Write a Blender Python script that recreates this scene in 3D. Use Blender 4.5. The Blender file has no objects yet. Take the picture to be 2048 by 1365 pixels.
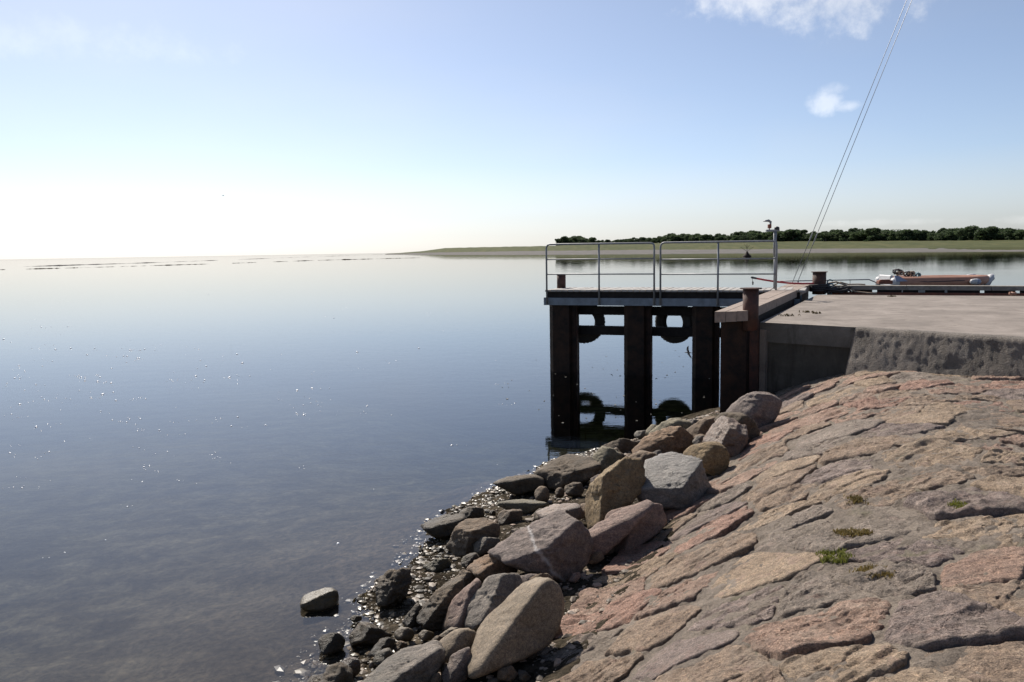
import bpy, bmesh, math, random
import numpy as np
from mathutils import Vector, Matrix

R = math.radians
SC = bpy.context.scene
COL = SC.collection

# ------------------------------------------------------------------ camera
EYE = 2.76                       # metres above the water (z = 0)
FPX = 1660.0                     # focal length in pixels of the 2048 px wide photograph
PITCH, ROLL = R(6.19), R(-0.95)
cd = bpy.data.cameras.new('camera')
cam = bpy.data.objects.new('camera', cd)
COL.objects.link(cam)
CAMROT = Matrix.Rotation(math.pi / 2 - PITCH, 3, 'X') @ Matrix.Rotation(ROLL, 3, 'Z')
cam.matrix_world = Matrix.Translation((0, 0, EYE)) @ CAMROT.to_4x4()
cd.sensor_width = 36
cd.lens = FPX / 2048 * 36
cd.clip_start = 0.05
cd.clip_end = 60000
SC.camera = cam

# ------------------------------------------------------------------ light
SUN_AZ, SUN_EL = R(-25), R(44)           # azimuth from +Y, towards +X positive
world = bpy.data.worlds.new('World')
SC.world = world
world.use_nodes = True
sl = bpy.data.lights.new('sun', 'SUN')
sl.energy = 5.0
sl.angle = R(0.53)
sl.color = (1.0, 0.93, 0.83)
sun = bpy.data.objects.new('sun', sl)
COL.objects.link(sun)
SUNV = Vector((math.sin(SUN_AZ) * math.cos(SUN_EL), math.cos(SUN_AZ) * math.cos(SUN_EL), math.sin(SUN_EL)))
sun.rotation_euler = SUNV.to_track_quat('Z', 'Y').to_euler()
SC.view_settings.view_transform = 'Standard'
SC.view_settings.look = 'None'
SC.view_settings.gamma = 1.0
SC.view_settings.exposure = 0.58
SC.view_settings.use_curve_mapping = False
SC.cycles.use_denoising = True
SC.cycles.max_bounces = 8
SC.cycles.transparent_max_bounces = 12


def ray(px, py):
    d = CAMROT @ Vector(((px - 1024) / FPX, -(py - 682.5) / FPX, -1))
    return d.normalized()


def at_z(px, py, z):
    d = ray(px, py)
    k = (z - EYE) / d.z
    return Vector((d.x * k, d.y * k, z))


def at_y(px, py, y):
    d = ray(px, py)
    k = y / d.y
    return Vector((d.x * k, y, EYE + d.z * k))


def world_sky():
    nt = world.node_tree
    nt.nodes.clear()
    N = nt.nodes.new
    L = nt.links.new
    out = N('ShaderNodeOutputWorld')
    bg = N('ShaderNodeBackground')
    bg.inputs['Strength'].default_value = 0.086
    sky = N('ShaderNodeTexSky')
    sky.sky_type = 'NISHITA'
    sky.sun_disc = False
    sky.sun_elevation = SUN_EL
    sky.sun_rotation = SUN_AZ
    sky.altitude = 0
    sky.air_density = 0.7
    sky.dust_density = 0.75
    sky.ozone_density = 3.0
    tc = N('ShaderNodeTexCoord')

    def math_(op, a, b=None, c=None):
        m = N('ShaderNodeMath')
        m.operation = op
        for i, v in enumerate((a, b, c)):
            if v is None:
                continue
            if isinstance(v, (int, float)):
                m.inputs[i].default_value = v
            else:
                L(v, m.inputs[i])
        return m.outputs[0]

    def dot(v):
        m = N('ShaderNodeVectorMath')
        m.operation = 'DOT_PRODUCT'
        L(tc.outputs['Generated'], m.inputs[0])
        m.inputs[1].default_value = v
        return m.outputs['Value']

    nz = N('ShaderNodeTexNoise')
    nz.inputs['Scale'].default_value = 34
    nz.inputs['Detail'].default_value = 7
    nz.inputs['Roughness'].default_value = 0.62
    L(tc.outputs['Generated'], nz.inputs['Vector'])
    nb = N('ShaderNodeTexNoise')
    nb.inputs['Scale'].default_value = 9
    nb.inputs['Detail'].default_value = 3
    L(tc.outputs['Generated'], nb.inputs['Vector'])
    noise = math_('ADD', math_('MULTIPLY', math_('SUBTRACT', nz.outputs['Fac'], 0.5), 5.0),
                  math_('MULTIPLY', math_('SUBTRACT', nb.outputs['Fac'], 0.5), 3.4))
    total = None
    # small white clouds: centre pixel, half width, half height (pixels), density
    for cx, cy, wx, wy, amt in ((1560, -15, 165, 42, .7), (1735, 8, 105, 52, .65), (1650, 202, 30, 22, .5), (1664, 180, 26, 12, .35),
                                (1692, 212, 26, 10, .45), (60, 70, 330, 34, .10), (2046, 440, 40, 9, .35),
                                (1780, 445, 150, 7, .25)):
        d0 = ray(cx, cy)
        e1 = Vector((d0.y, -d0.x, 0)).normalized()
        e2 = e1.cross(d0).normalized()
        a = math_('DIVIDE', dot(e1), wx / FPX)
        b = math_('DIVIDE', dot(e2), wy / FPX)
        r2 = math_('ADD', math_('MULTIPLY', a, a), math_('MULTIPLY', b, b))
        v = math_('ADD', math_('SUBTRACT', 0.75, r2), noise)
        mr = N('ShaderNodeMapRange')
        mr.interpolation_type = 'SMOOTHSTEP'
        mr.inputs['From Min'].default_value = -0.5
        mr.inputs['From Max'].default_value = 1.8
        mr.inputs['To Max'].default_value = amt
        L(v, mr.inputs['Value'])
        fwd = math_('GREATER_THAN', dot(d0), 0.5)
        m = math_('MULTIPLY', mr.outputs[0], fwd)
        total = m if total is None else math_('MAXIMUM', total, m)
    # thin high veil everywhere
    mp = N('ShaderNodeMapping')
    mp.inputs['Scale'].default_value = (2.2, 2.2, 7)
    L(tc.outputs['Generated'], mp.inputs['Vector'])
    nv = N('ShaderNodeTexNoise')
    nv.inputs['Scale'].default_value = 1.3
    nv.inputs['Detail'].default_value = 5
    L(mp.outputs[0], nv.inputs['Vector'])
    veil = N('ShaderNodeMapRange')
    veil.inputs['From Min'].default_value = 0.42
    veil.inputs['From Max'].default_value = 0.75
    veil.inputs['To Min'].default_value = 0.22
    veil.inputs['To Max'].default_value = 0.38
    L(nv.outputs['Fac'], veil.inputs['Value'])
    # clouds are lit by the same sky: a bright desaturated version of it
    hsv = N('ShaderNodeHueSaturation')
    hsv.inputs['Saturation'].default_value = 0.12
    hsv.inputs['Value'].default_value = 1.35
    L(sky.outputs[0], hsv.inputs['Color'])
    hz = N('ShaderNodeHueSaturation')
    hz.inputs['Saturation'].default_value = 0.25
    hz.inputs['Value'].default_value = 0.86
    L(sky.outputs[0], hz.inputs['Color'])
    sep = N('ShaderNodeSeparateXYZ')
    L(tc.outputs['Generated'], sep.inputs[0])
    low = N('ShaderNodeMapRange')
    low.interpolation_type = 'SMOOTHSTEP'
    low.inputs['From Min'].default_value = -0.02
    low.inputs['From Max'].default_value = 0.16
    low.inputs['To Min'].default_value = 0.9
    low.inputs['To Max'].default_value = 0.0
    L(sep.outputs['Z'], low.inputs['Value'])
    mx0 = N('ShaderNodeMixRGB')
    L(math_('MAXIMUM', veil.outputs[0], low.outputs[0]), mx0.inputs[0])
    L(sky.outputs[0], mx0.inputs[1])
    L(hz.outputs[0], mx0.inputs[2])
    mx = N('ShaderNodeMixRGB')
    L(total, mx.inputs[0])
    L(mx0.outputs[0], mx.inputs[1])
    L(hsv.outputs[0], mx.inputs[2])
    L(mx.outputs[0], bg.inputs['Color'])
    L(bg.outputs[0], out.inputs['Surface'])


world_sky()

# ------------------------------------------------------------------ numpy noise


def _hash(ix, iy, iz, seed):
    h = (ix.astype(np.int64) * 374761393 + iy.astype(np.int64) * 668265263 + iz.astype(np.int64) * 2147483647 + seed * 1274126177) & 0xFFFFFFFF
    h = ((h ^ (h >> 13)) * 1274126177) & 0xFFFFFFFF
    h = ((h ^ (h >> 16)) * 2246822519) & 0xFFFFFFFF
    h = h ^ (h >> 15)
    return (h & 0xFFFFFF).astype(np.float64) / 0x7FFFFF - 1.0


def vnoise(p, seed=0):
    p = np.asarray(p, float)
    i = np.floor(p).astype(np.int64)
    f = p - i
    f = f * f * f * (f * (f * 6 - 15) + 10)
    r = 0
    for dx in (0, 1):
        wx = f[:, 0] if dx else 1 - f[:, 0]
        for dy in (0, 1):
            wy = f[:, 1] if dy else 1 - f[:, 1]
            for dz in (0, 1):
                wz = f[:, 2] if dz else 1 - f[:, 2]
                r = r + wx * wy * wz * _hash(i[:, 0] + dx, i[:, 1] + dy, i[:, 2] + dz, seed)
    return r


def fbm(p, octv=4, seed=0, gain=0.5, lac=2.03):
    a, s, t = 1.0, 0, 0
    for o in range(octv):
        s = s + a * vnoise(p * (lac ** o) + 17.3 * o, seed + o)
        t += a
        a *= gain
    return s / t


def ridge(p, octv=4, seed=0):
    a, s, t = 1.0, 0, 0
    for o in range(octv):
        s = s + a * (1 - 2 * np.abs(vnoise(p * (2.1 ** o) + 9.1 * o, seed + o)))
        t += a
        a *= 0.5
    return s / t


# ------------------------------------------------------------------ the shore's shape
TOE = np.array((0.07, 4.6))
A = np.array((0.432, 0.902))      # along the slope's foot
Nn = np.array((0.902, -0.432))    # up the slope


def qt(x, y):
    dx, dy = x - TOE[0], y - TOE[1]
    return dx * Nn[0] + dy * Nn[1], dx * A[0] + dy * A[1]


def ground(x, y):
    x = np.asarray(x, float)
    y = np.asarray(y, float)
    q, t = qt(x, y)
    z0 = np.interp(t, (-6, 0, 8, 12), (0.2, 0.22, 0.55, 0.6))
    qs = np.interp(t, (-6, -.2, 2.8, 4.5, 5.6, 7.8, 12), (-1.5, -1.5, -2.38, -2.45, -2.24, -1.5, -1.3))
    top = 1.22
    up = z0 + 0.53 * q
    k = 0.5                        # smooth minimum with the level top
    h = np.clip(0.5 + 0.5 * (up - top) / k, 0, 1)
    up = up * (1 - h) + top * h - k * h * (1 - h)
    down = z0 * (q - qs) / (0 - qs)                     # beach, zero at the water's edge
    d = qs - q
    dp = np.maximum(d, 0)
    sea = -0.85 * (1 - np.exp(-dp * 0.22)) - 1.6 * np.clip((dp - 14) / 40, 0, 1)
    # the dredged basin beside the jetty and quay
    sx = np.clip((x + 5.0) / 6.5, 0, 1)
    sy = np.clip((y - 7.0) / 7.0, 0, 1)
    sink = (sx * sx * (3 - 2 * sx)) * (sy * sy * (3 - 2 * sy))
    sea = sea - 0.55 * sink * np.clip(dp / 1.2, 0, 1)
    z = np.where(q > 0, up, np.where(q > qs, down, sea))
    # beyond the quay's front line the bank gives way to open water
    off = (x - 3.50) * 0.70 + (y - 11.95) * 0.714
    w = np.clip((off - 0.3) / 2.6, 0, 1)
    w = w * w * (3 - 2 * w)
    z = z * (1 - w) - 1.8 * w
    return z


def ground_hit(px, py, extra=0.0, water=-9.0):
    d = ray(px, py)
    k = np.arange(2.0, 40.0, 0.01)
    below = (EYE + d.z * k) <= np.maximum(ground(d.x * k, d.y * k) + extra, water)
    i = int(np.argmax(below)) if below.any() else len(k) - 1
    k = float(k[i])
    return Vector((d.x * k, d.y * k, EYE + d.z * k))


# ------------------------------------------------------------------ helpers
def tag(o, label=None, cat=None, group=None, kind=None):
    if label:
        o['label'] = label
    if cat:
        o['category'] = cat
    if group:
        o['group'] = group
    if kind:
        o['kind'] = kind
    return o


def link(name, me, mat=None, parent=None, loc=(0, 0, 0), smooth=False):
    o = bpy.data.objects.new(name, me)
    COL.objects.link(o)
    o.location = loc
    if parent:
        o.parent = parent
    if mat and not me.materials:
        me.materials.append(mat)
    if smooth:
        me.polygons.foreach_set('use_smooth', [True] * len(me.polygons))
    return o


def mesh(name, v, f):
    me = bpy.data.meshes.new(name)
    if isinstance(v, np.ndarray):
        v = v.tolist()
    me.from_pydata(v, [], f)
    me.update()
    return me


def thing(name, label, cat, loc=(0, 0, 0), rotz=0, group=None):
    o = bpy.data.objects.new(name, None)
    o.empty_display_size = 0.2
    COL.objects.link(o)
    o.location = loc
    o.rotation_euler = (0, 0, rotz)
    return tag(o, label, cat, group)


class MB:
    """collects boxes, tubes and prisms of one part"""

    def __init__(self):
        self.v, self.f = [], []

    def add(self, v, f):
        n = len(self.v)
        self.v += [tuple(p) for p in v]
        self.f += [tuple(i + n for i in q) for q in f]
        return self

    def box(self, x0, x1, y0, y1, z0, z1, bev=0.008):
        bm = bmesh.new()
        bmesh.ops.create_cube(bm, size=1)
        for v in bm.verts:
            v.co = Vector((x0 + (v.co.x + .5) * (x1 - x0), y0 + (v.co.y + .5) * (y1 - y0), z0 + (v.co.z + .5) * (z1 - z0)))
        if bev:
            bmesh.ops.bevel(bm, geom=bm.edges[:], offset=bev, segments=1, affect='EDGES')
        bm.verts.index_update()
        self.add([v.co[:] for v in bm.verts], [[v.index for v in f.verts] for f in bm.faces])
        bm.free()
        return self

    def prism(self, poly, z0, z1):
        n = len(poly)
        v = [(p[0], p[1], z0) for p in poly] + [(p[0], p[1], z1) for p in poly]
        f = [tuple(range(n))[::-1], tuple(range(n, 2 * n))] + [(i, (i + 1) % n, n + (i + 1) % n, n + i) for i in range(n)]
        return self.add(v, f)

    def tube(self, pts, r, seg=10, caps=True):
        pts = [Vector(p) for p in pts]
        rr = r if isinstance(r, (list, tuple)) else [r] * len(pts)
        v, f = [], []
        ref = None
        for i, p in enumerate(pts):
            d = (pts[min(i + 1, len(pts) - 1)] - pts[max(i - 1, 0)]).normalized()
            if ref is None:
                ref = Vector((0, 0, 1)) if abs(d.z) < .9 else Vector((1, 0, 0))
            a = (ref - d * ref.dot(d)).normalized()
            ref = a
            b = d.cross(a)
            for k in range(seg):
                w = 2 * math.pi * k / seg
                v.append(p + (a * math.cos(w) + b * math.sin(w)) * rr[i])
        for i in range(len(pts) - 1):
            for k in range(seg):
                f.append((i * seg + k, i * seg + (k + 1) % seg, (i + 1) * seg + (k + 1) % seg, (i + 1) * seg + k))
        if caps:
            f.append(tuple(range(seg))[::-1])
            f.append(tuple(range((len(pts) - 1) * seg, len(pts) * seg)))
        return self.add(v, f)

    def build(self, name, mat, parent=None, loc=(0, 0, 0), smooth=False):
        me = mesh(name, self.v, self.f)
        bm = bmesh.new()
        bm.from_mesh(me)
        bmesh.ops.recalc_face_normals(bm, faces=bm.faces)
        bm.to_mesh(me)
        bm.free()
        o = link(name, me, mat, parent, loc, smooth)
        if smooth:
            for p in me.polygons:
                if len(p.vertices) > 4:
                    p.use_smooth = False
        return o


# ------------------------------------------------------------------ materials
def newmat(name):
    m = bpy.data.materials.new(name)
    m.use_nodes = True
    nt = m.node_tree
    nt.nodes.clear()
    out = nt.nodes.new('ShaderNodeOutputMaterial')
    b = nt.nodes.new('ShaderNodeBsdfPrincipled')
    nt.links.new(b.outputs[0], out.inputs[0])
    return m, nt, b, out


def ramp(nt, src, stops, interp='LINEAR'):
    r = nt.nodes.new('ShaderNodeValToRGB')
    r.color_ramp.interpolation = interp
    e = r.color_ramp.elements
    while len(e) < len(stops):
        e.new(0.5)
    for i, (p, c) in enumerate(stops):
        e[i].position = p
        e[i].color = (*c, 1) if len(c) == 3 else c
    nt.links.new(src, r.inputs[0])
    return r.outputs[0]


def noise(nt, vec, scale, detail=4, rough=0.55, dist=0.0):
    n = nt.nodes.new('ShaderNodeTexNoise')
    n.inputs['Scale'].default_value = scale
    n.inputs['Detail'].default_value = detail
    n.inputs['Roughness'].default_value = rough
    n.inputs['Distortion'].default_value = dist
    if vec is not None:
        nt.links.new(vec, n.inputs['Vector'])
    return n.outputs['Fac']


def mixc(nt, fac, a, b, mode='MIX'):
    m = nt.nodes.new('ShaderNodeMixRGB')
    m.blend_type = mode
    for i, v in ((0, fac), (1, a), (2, b)):
        if isinstance(v, (int, float)):
            m.inputs[i].default_value = v
        elif isinstance(v, tuple):
            m.inputs[i].default_value = (*v, 1)
        else:
            nt.links.new(v, m.inputs[i])
    return m.outputs[0]


def mapping(nt, src, scale=(1, 1, 1), rot=(0, 0, 0), loc=(0, 0, 0)):
    m = nt.nodes.new('ShaderNodeMapping')
    m.inputs['Scale'].default_value = scale
    m.inputs['Rotation'].default_value = rot
    m.inputs['Location'].default_value = loc
    nt.links.new(src, m.inputs['Vector'])
    return m.outputs[0]


def bump(nt, b, h, strength=0.4, dist=0.01, prev=None):
    n = nt.nodes.new('ShaderNodeBump')
    n.inputs['Strength'].default_value = strength
    n.inputs['Distance'].default_value = dist
    nt.links.new(h, n.inputs['Height'])
    if prev is not None:
        nt.links.new(prev, n.inputs['Normal'])
    if b is not None:
        nt.links.new(n.outputs[0], b.inputs['Normal'])
    return n.outputs[0]


def coords(nt, obj=True):
    tc = nt.nodes.new('ShaderNodeTexCoord')
    oi = nt.nodes.new('ShaderNodeObjectInfo')
    a = nt.nodes.new('ShaderNodeVectorMath')
    a.operation = 'MULTIPLY_ADD'
    nt.links.new(oi.outputs['Random'], a.inputs[0])
    a.inputs[1].default_value = (37, 19, 53)
    nt.links.new(tc.outputs['Object'], a.inputs[2])
    return a.outputs[0], oi.outputs['Random']


def wet_band(nt, col, b, rough, lo=0.10, hi=0.32, wet=(0.28, 0.25, 0.145)):
    """a real tide mark: stone that the water keeps wet and weedy is darker and shinier"""
    g = nt.nodes.new('ShaderNodeNewGeometry')
    s = nt.nodes.new('ShaderNodeSeparateXYZ')
    nt.links.new(g.outputs['Position'], s.inputs[0])
    n = noise(nt, g.outputs['Position'], 9, 4)
    ad = nt.nodes.new('ShaderNodeMath')
    ad.operation = 'MULTIPLY_ADD'
    nt.links.new(n, ad.inputs[0])
    ad.inputs[1].default_value = -0.22
    nt.links.new(s.outputs['Z'], ad.inputs[2])
    mr = nt.nodes.new('ShaderNodeMapRange')
    mr.inputs['From Min'].default_value = lo - 0.11
    mr.inputs['From Max'].default_value = hi - 0.11
    mr.inputs['To Min'].default_value = 1
    mr.inputs['To Max'].default_value = 0
    nt.links.new(ad.outputs[0], mr.inputs['Value'])
    wetc = mixc(nt, 1.0, col, wet, 'MULTIPLY')
    col = mixc(nt, mr.outputs[0], col, wetc)
    nt.links.new(col, b.inputs['Base Color'])
    rr = nt.nodes.new('ShaderNodeMapRange')
    rr.inputs['To Min'].default_value = rough
    rr.inputs['To Max'].default_value = 0.42
    nt.links.new(mr.outputs[0], rr.inputs['Value'])
    nt.links.new(rr.outputs[0], b.inputs['Roughness'])


def rock_mat(name, c1, c2, c3, grain=1.0, fol=0.5, rough=0.8, wet=True, bstr=0.55, vein=None, gloss=0.0, grime=False, deep=1.0):
    m, nt, b, out = newmat(name)
    tk = 1.84 if grime else 1.0
    tone = lambda c: (c[0] * .60 * tk, c[1] * .575 * tk, c[2] * .535 * tk)
    c1, c2, c3 = tone(c1), tone(c2), tone(c3)
    v, rnd = coords(nt)
    big = noise(nt, v, 5, 5, 0.6, 0.4)
    col = ramp(nt, big, [(0.32, c1), (0.55, c2), (0.72, c3)])
    # foliation bands
    st = mapping(nt, v, (6, 30, 22), (0.5, 0.3, 0.6))
    band = noise(nt, st, 1.0, 6, 0.65, 0.6)
    bc = ramp(nt, band, [(0.35, (0.55, 0.55, 0.55)), (0.5, (1, 1, 1)), (0.65, (1.35, 1.28, 1.2))])
    col = mixc(nt, fol, col, bc, 'MULTIPLY')
    # mottling a few centimetres across, then crystal speckle
    mo = noise(nt, v, 42, 6, 0.72, 0.5)
    col = mixc(nt, 0.8, col, ramp(nt, mo, [(0.34, (0.5, 0.47, 0.45)), (0.5, (1, 1, 1)), (0.64, (1.42, 1.36, 1.3))]), 'MULTIPLY')
    sp = noise(nt, v, 150 * grain, 3, 0.75)
    sc = ramp(nt, sp, [(0.36, (0.4, 0.38, 0.37)), (0.5, (1, 1, 1)), (0.66, (1.7, 1.65, 1.6))])
    col = mixc(nt, 0.65, col, sc, 'MULTIPLY')
    # lichen and dirt patches
    pt = noise(nt, v, 11, 6, 0.7, 0.3)
    pm = ramp(nt, pt, [(0.56, (0, 0, 0)), (0.68, (1, 1, 1))])
    col = mixc(nt, mixc(nt, 1, pm, (0.3, 0.3, 0.3), 'MULTIPLY'), col, (0.17, 0.15, 0.12))
    if vein:
        # one straight quartz vein through the stone
        tcv = nt.nodes.new('ShaderNodeTexCoord')
        vv = mapping(nt, tcv.outputs['Object'], (1, 1, 1), (0, R(38), 0), (0.06, 0, 0))
        sx = nt.nodes.new('ShaderNodeSeparateXYZ')
        nt.links.new(vv, sx.inputs[0])
        mm = nt.nodes.new('ShaderNodeMath')
        mm.operation = 'MULTIPLY_ADD'
        nt.links.new(noise(nt, tcv.outputs['Object'], 9, 5, .65), mm.inputs[0])
        mm.inputs[1].default_value = 0.09
        nt.links.new(sx.outputs['X'], mm.inputs[2])
        vm = ramp(nt, mm.outputs[0], [(0.026, (0, 0, 0)), (0.045, (.5, .5, .5)), (0.066, (0, 0, 0))])
        col = mixc(nt, vm, col, vein)
    cr = nt.nodes.new('ShaderNodeTexVoronoi')
    cr.feature = 'DISTANCE_TO_EDGE'
    cr.inputs['Scale'].default_value = 4.2
    wob = nt.nodes.new('ShaderNodeMixRGB')
    wob.inputs[0].default_value = 0.22
    nt.links.new(mapping(nt, v, (1, 1.7, 1.4), (0.4, 0.2, 0.5)), wob.inputs[1])
    nwv = nt.nodes.new('ShaderNodeTexNoise')
    nwv.inputs['Scale'].default_value = 6
    nwv.inputs['Detail'].default_value = 5
    nt.links.new(v, nwv.inputs['Vector'])
    nt.links.new(nwv.outputs['Color'], wob.inputs[2])
    nt.links.new(wob.outputs[0], cr.inputs['Vector'])
    crack = ramp(nt, cr.outputs['Distance'], [(0.0, (0, 0, 0)), (0.022, (1, 1, 1))])
    if grime:
        # mortar slurry and dirt smeared over the stones, the same across the whole bank
        gg = nt.nodes.new('ShaderNodeNewGeometry')
        gm = ramp(nt, noise(nt, gg.outputs['Position'], 2.6, 9, 0.75, 0.5), [(0.49, (0, 0, 0)), (0.64, (.5, .5, .5))])
        col = mixc(nt, gm, col, (0.27, 0.222, 0.178))
        pk = ramp(nt, noise(nt, gg.outputs['Position'], 7, 7, 0.7, 0.4), [(0.56, (0, 0, 0)), (0.66, (.5, .5, .5))])
        col = mixc(nt, pk, col, (0.38, 0.255, 0.21))
        ds = ramp(nt, noise(nt, gg.outputs['Position'], 30, 5, 0.75), [(0.57, (0, 0, 0)), (0.70, (.6, .6, .6))])
        col = mixc(nt, ds, col, (0.08, 0.064, 0.05))
    if wet:
        wet_band(nt, col, b, rough)
    else:
        nt.links.new(col, b.inputs['Base Color'])
        b.inputs['Roughness'].default_value = rough
    b.inputs['Specular IOR Level'].default_value = 0.4 + gloss
    rg = nt.nodes.new('ShaderNodeTexNoise')
    rg.noise_type = 'RIDGED_MULTIFRACTAL'
    rg.inputs['Scale'].default_value = 1.0
    rg.inputs['Detail'].default_value = 7
    rg.inputs['Roughness'].default_value = 0.6
    rg.inputs['Distortion'].default_value = 0.5
    nt.links.new(mapping(nt, v, (9, 30, 22), (0.5, 0.3, 0.6)), rg.inputs['Vector'])
    n1 = bump(nt, None, band, bstr, 0.025)
    n1 = bump(nt, None, rg.outputs['Fac'], bstr, 0.010 * deep, n1)
    n2 = bump(nt, None, noise(nt, v, 38, 9, 0.8, 0.3), bstr, 0.036 * deep, n1)
    n2 = bump(nt, None, crack, bstr * .8, 0.012, n2)
    bump(nt, b, sp, bstr * .7, 0.006 * deep, n2)
    return m


def plain_mat(name, c, rough=0.6, metal=0.0, c2=None, scale=8, bstr=0.15, bscale=40, bdist=0.003, spec=0.5):
    m, nt, b, out = newmat(name)
    v, rnd = coords(nt)
    n = noise(nt, v, scale, 6, 0.62, 0.3)
    c2 = c2 or tuple(x * 0.72 for x in c)
    nt.links.new(ramp(nt, n, [(0.35, c2), (0.65, c)]), b.inputs['Base Color'])
    b.inputs['Roughness'].default_value = rough
    b.inputs['Metallic'].default_value = metal
    b.inputs['Specular IOR Level'].default_value = spec
    bump(nt, b, noise(nt, v, bscale, 6, 0.65), bstr, bdist)
    return m


M = {}
M['grey'] = rock_mat('grey_granite', (0.20, 0.185, 0.175), (0.29, 0.265, 0.245), (0.36, 0.325, 0.30))
M['purple'] = rock_mat('purple_grey_gneiss', (0.19, 0.155, 0.15), (0.27, 0.225, 0.215), (0.35, 0.295, 0.28))
M['streak'] = rock_mat('purple_grey_gneiss_with_quartz', (0.19, 0.155, 0.15), (0.27, 0.225, 0.215), (0.35, 0.295, 0.28), vein=(0.6, 0.58, 0.56))
M['pink'] = rock_mat('pink_granite', (0.27, 0.195, 0.175), (0.35, 0.26, 0.235), (0.42, 0.33, 0.3), fol=0.3)
M['red'] = rock_mat('red_brown_rock', (0.15, 0.10, 0.075), (0.23, 0.155, 0.115), (0.31, 0.225, 0.175), gloss=0.3, rough=0.55)
M['orange'] = rock_mat('orange_brown_rock', (0.2, 0.135, 0.09), (0.32, 0.215, 0.14), (0.42, 0.31, 0.225))
M['ochre'] = rock_mat('ochre_rock', (0.23, 0.165, 0.09), (0.33, 0.245, 0.14), (0.39, 0.31, 0.2), fol=0.3)
M['brown'] = rock_mat('brown_rock', (0.17, 0.125, 0.09), (0.26, 0.195, 0.14), (0.34, 0.265, 0.2))
M['dark'] = rock_mat('dark_brown_rock', (0.095, 0.075, 0.055), (0.16, 0.125, 0.09), (0.24, 0.19, 0.14))
M['olive'] = rock_mat('olive_grey_rock', (0.2, 0.19, 0.14), (0.30, 0.275, 0.205), (0.38, 0.35, 0.27))
M['sand'] = rock_mat('smooth_tan_boulder', (0.235, 0.19, 0.14), (0.29, 0.24, 0.185), (0.34, 0.285, 0.225), fol=0.12, bstr=0.25)
M['silver'] = rock_mat('sparkling_grey_rock', (0.17, 0.16, 0.155), (0.27, 0.255, 0.245), (0.39, 0.37, 0.35), gloss=0.4, rough=0.55, bstr=0.8)


def paving_mat(name, c1, c2, c3, rot, fol):
    return rock_mat(name, c1, c2, c3, grain=0.9, fol=fol, wet=False, bstr=1.0, grime=True, deep=1.7)


STONES = [
    (paving_mat('paving_grey', (0.21, 0.185, 0.165), (0.30, 0.26, 0.235), (0.37, 0.325, 0.295), 0, .45), 5),
    (paving_mat('paving_pinkish', (0.29, 0.20, 0.165), (0.40, 0.285, 0.235), (0.47, 0.36, 0.305), 0, .4), 6),
    (paving_mat('paving_brown', (0.245, 0.185, 0.145), (0.34, 0.265, 0.21), (0.41, 0.33, 0.27), 0, .5), 6),
    (paving_mat('paving_red', (0.32, 0.20, 0.165), (0.41, 0.27, 0.225), (0.47, 0.345, 0.295), 0, .35), 2),
    (paving_mat('paving_tan', (0.31, 0.24, 0.18), (0.41, 0.325, 0.25), (0.48, 0.395, 0.32), 0, .35), 4),
    (paving_mat('paving_purple', (0.20, 0.165, 0.16), (0.29, 0.24, 0.23), (0.37, 0.31, 0.295), 0, .55), 3),
]


def mortar_mat():
    m, nt, b, out = newmat('weathered_mortar')
    tc = nt.nodes.new('ShaderNodeTexCoord')
    v = tc.outputs['Object']
    col = ramp(nt, noise(nt, v, 3.5, 6, 0.65, 0.4), [(0.3, (0.14, 0.113, 0.089)), (0.52, (0.235, 0.192, 0.153)), (0.72, (0.31, 0.257, 0.208))])
    sp = noise(nt, v, 75, 4, 0.75)
    col = mixc(nt, 0.6, col, ramp(nt, sp, [(0.35, (0.45, 0.43, 0.42)), (0.5, (1, 1, 1)), (0.68, (1.5, 1.45, 1.4))]), 'MULTIPLY')
    moss = ramp(nt, noise(nt, v, 2.3, 5, 0.7), [(0.58, (0, 0, 0)), (0.72, (0.6, 0.6, 0.6))])
    col = mixc(nt, moss, col, (0.15, 0.14, 0.065))
    nt.links.new(col, b.inputs['Base Color'])
    b.inputs['Roughness'].default_value = 0.92
    vo = nt.nodes.new('ShaderNodeTexVoronoi')
    vo.feature = 'SMOOTH_F1'
    vo.inputs['Scale'].default_value = 55
    vo.inputs['Randomness'].default_value = 1.0
    nt.links.new(v, vo.inputs['Vector'])
    n1 = bump(nt, None, noise(nt, v, 34, 9, 0.8), 1.0, 0.045)
    inv = nt.nodes.new('ShaderNodeMath')
    inv.operation = 'SUBTRACT'
    inv.inputs[0].default_value = 1.0
    nt.links.new(vo.outputs['Distance'], inv.inputs[1])
    n1 = bump(nt, None, inv.outputs[0], 0.7, 0.008, n1)
    bump(nt, b, sp, 0.8, 0.008, n1)
    return m


M['mortar'] = mortar_mat()


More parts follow.
